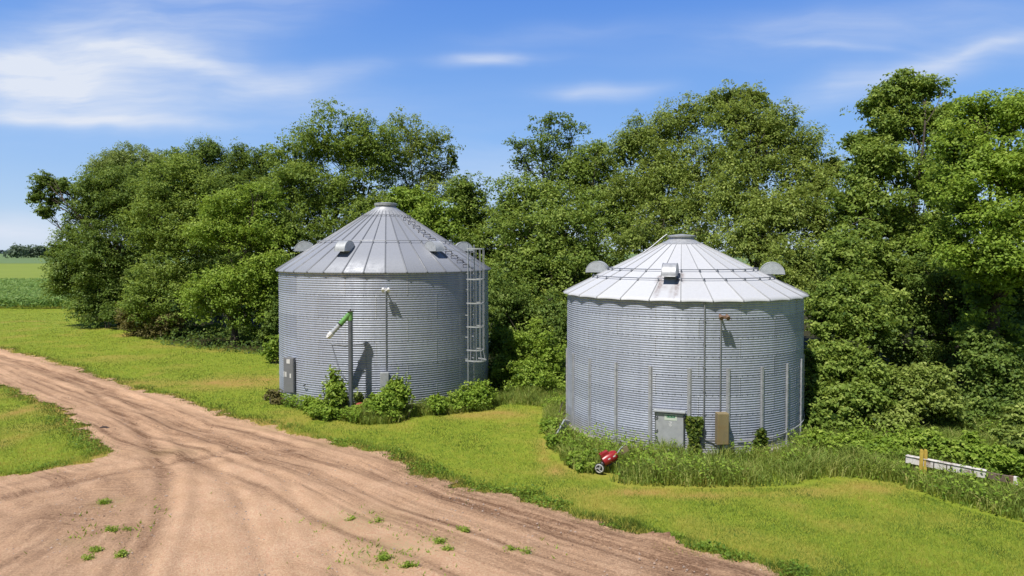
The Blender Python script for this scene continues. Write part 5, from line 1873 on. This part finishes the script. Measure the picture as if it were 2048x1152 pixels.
w = bpy.data.worlds.new('World')
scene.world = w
w.use_nodes = True
nt = w.node_tree
nt.nodes.clear()
wo = nt.nodes.new('ShaderNodeOutputWorld')
bg = nt.nodes.new('ShaderNodeBackground')
bg.inputs[1].default_value = 0.1
sky = nt.nodes.new('ShaderNodeTexSky')
sky.sky_type = 'NISHITA'
sky.sun_disc = False
sky.sun_elevation = SUN_EL
sky.sun_rotation = math.atan2(sd_.x, sd_.y)
sky.altitude = 300
sky.air_density = 1.0
sky.dust_density = 0.6
sky.ozone_density = 2.5
hs = nt.nodes.new('ShaderNodeHueSaturation')
hs.inputs['Saturation'].default_value = 1.22
hs.inputs['Value'].default_value = 1.0
nt.links.new(sky.outputs[0], hs.inputs['Color'])
tc = nt.nodes.new('ShaderNodeTexCoord')
sx = nt.nodes.new('ShaderNodeSeparateXYZ')
nt.links.new(tc.outputs['Generated'], sx.inputs[0])
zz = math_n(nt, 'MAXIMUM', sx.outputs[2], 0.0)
gr = ramp(nt, [(0.0, (.60, .74, .92)), (0.06, (.46, .65, .93)), (0.16, (.26, .50, .95)), (0.36, (.115, .30, .84)), (0.55, (.045, .125, .38)), (1.0, (.022, .055, .16))], zz).outputs[0]  # upper sky darkened towards the zenith to lower the ambient fill
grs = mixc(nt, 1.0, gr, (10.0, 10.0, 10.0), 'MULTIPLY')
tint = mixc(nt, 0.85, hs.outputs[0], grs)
# sky dimmed behind the camera to lower the fill on walls and trees
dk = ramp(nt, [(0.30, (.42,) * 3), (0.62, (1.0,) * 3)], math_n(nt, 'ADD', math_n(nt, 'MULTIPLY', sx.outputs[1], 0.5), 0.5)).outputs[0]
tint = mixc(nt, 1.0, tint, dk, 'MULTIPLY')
ypos = math_n(nt, 'MAXIMUM', sx.outputs[1], 0.05)
u = math_n(nt, 'DIVIDE', sx.outputs[0], ypos)
v = math_n(nt, 'DIVIDE', sx.outputs[2], ypos)
cx = nt.nodes.new('ShaderNodeCombineXYZ')
nt.links.new(u, cx.inputs[0]); nt.links.new(v, cx.inputs[1])
# warp
wn = N(nt, 'ShaderNodeTexNoise', inp={'Scale': 5.0, 'Detail': 3.0})
nt.links.new(cx.outputs[0], wn.inputs['Vector'])
wsub = N(nt, 'ShaderNodeVectorMath', operation='SUBTRACT')
nt.links.new(wn.outputs['Color'], wsub.inputs[0]); wsub.inputs[1].default_value = (0.5, 0.5, 0.5)
wsc = N(nt, 'ShaderNodeVectorMath', operation='MULTIPLY')
nt.links.new(wsub.outputs[0], wsc.inputs[0]); wsc.inputs[1].default_value = (0.16, 0.045, 0)
wadd = N(nt, 'ShaderNodeVectorMath', operation='ADD')
nt.links.new(cx.outputs[0], wadd.inputs[0]); nt.links.new(wsc.outputs[0], wadd.inputs[1])
UV = wadd.outputs[0]
clouds = [  # px, py, rx, ry, tilt deg, amount
    (110, 170, 260, 55, -8, .85), (150, 240, 230, 12, -2, .55), (590, 168, 130, 20, 10, .62), (430, 140, 190, 40, -12, .5),
    (230, 70, 360, 105, 20, .60), (470, 60, 240, 34, 16, .3), (330, 120, 200, 18, -14, .3), (980, 121, 95, 12, 2, .72), (1200, 188, 95, 17, 2, .50), (1850, 140, 330, 34, 14, .50), (1950, 110, 150, 12, 18, .18), (1660, 95, 120, 8, -6, .25),
    (1700, 60, 380, 50, 6, .3), (40, 470, 170, 30, 0, .85), (1000, 350, 300, 60, 0, .25), (620, 230, 420, 60, 0, .16), (1100, 70, 200, 20, 5, .16)]
tot = None
for (px, py, rx, ry, tl, am) in clouds:
    s1 = N(nt, 'ShaderNodeVectorMath', operation='SUBTRACT')
    nt.links.new(UV, s1.inputs[0]); s1.inputs[1].default_value = ((px - 1024) / F, (503 - py) / F, 0)
    r1 = N(nt, 'ShaderNodeVectorRotate', rotation_type='Z_AXIS')
    nt.links.new(s1.outputs[0], r1.inputs['Vector']); r1.inputs['Angle'].default_value = -rad(tl)
    m1 = N(nt, 'ShaderNodeVectorMath', operation='MULTIPLY')
    nt.links.new(r1.outputs[0], m1.inputs[0]); m1.inputs[1].default_value = (F / rx, F / ry, 0)
    d1 = N(nt, 'ShaderNodeVectorMath', operation='DOT_PRODUCT')
    nt.links.new(m1.outputs[0], d1.inputs[0]); nt.links.new(m1.outputs[0], d1.inputs[1])
    e = math_n(nt, 'EXPONENT', math_n(nt, 'MULTIPLY', d1.outputs['Value'], -1.0))
    e = math_n(nt, 'MULTIPLY', e, am)
    tot = e if tot is None else math_n(nt, 'ADD', tot, e)
stn = noise(nt, 1.0, 5, 0.55, vec=UV, scl=(2.2, 13.0, 1))
stn2 = ramp(nt, [(0.28, (0.22,) * 3), (0.68, (1.25,) * 3)], stn).outputs[0]
stn3 = noise(nt, 1.0, 8, 0.6, vec=UV, scl=(6.0, 42.0, 1))
stn2 = math_n(nt, 'MULTIPLY', stn2, ramp(nt, [(0.3, (0.72,) * 3), (0.7, (1.25,) * 3)], stn3).outputs[0])
cm = math_n(nt, 'MULTIPLY', tot, stn2)
front = math_n(nt, 'GREATER_THAN', sx.outputs[1], 0.05)
cm = math_n(nt, 'MULTIPLY', cm, front, clamp=True)
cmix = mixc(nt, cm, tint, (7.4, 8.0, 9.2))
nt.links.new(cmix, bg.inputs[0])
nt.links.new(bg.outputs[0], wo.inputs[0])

cam = bpy.data.cameras.new('camera')
cam.sensor_width = 36
cam.lens = F / 2048 * 36
cam.shift_y = SHIFT
cam.clip_start = 0.1
cam.clip_end = 20000
co = bpy.data.objects.new('camera', cam)
co.location = (0, 0, H)
co.rotation_euler = (rad(90) - PITCH, 0, 0)
col.objects.link(co)
scene.camera = co

scene.view_settings.view_transform = 'Standard'
scene.view_settings.look = 'None'
scene.view_settings.exposure = 0
scene.cycles.max_bounces = 6
scene.cycles.diffuse_bounces = 2
scene.cycles.transmission_bounces = 3
scene.cycles.glossy_bounces = 3
scene.cycles.transparent_max_bounces = 4
scene.cycles.use_adaptive_sampling = True
scene.cycles.adaptive_threshold = 0.01
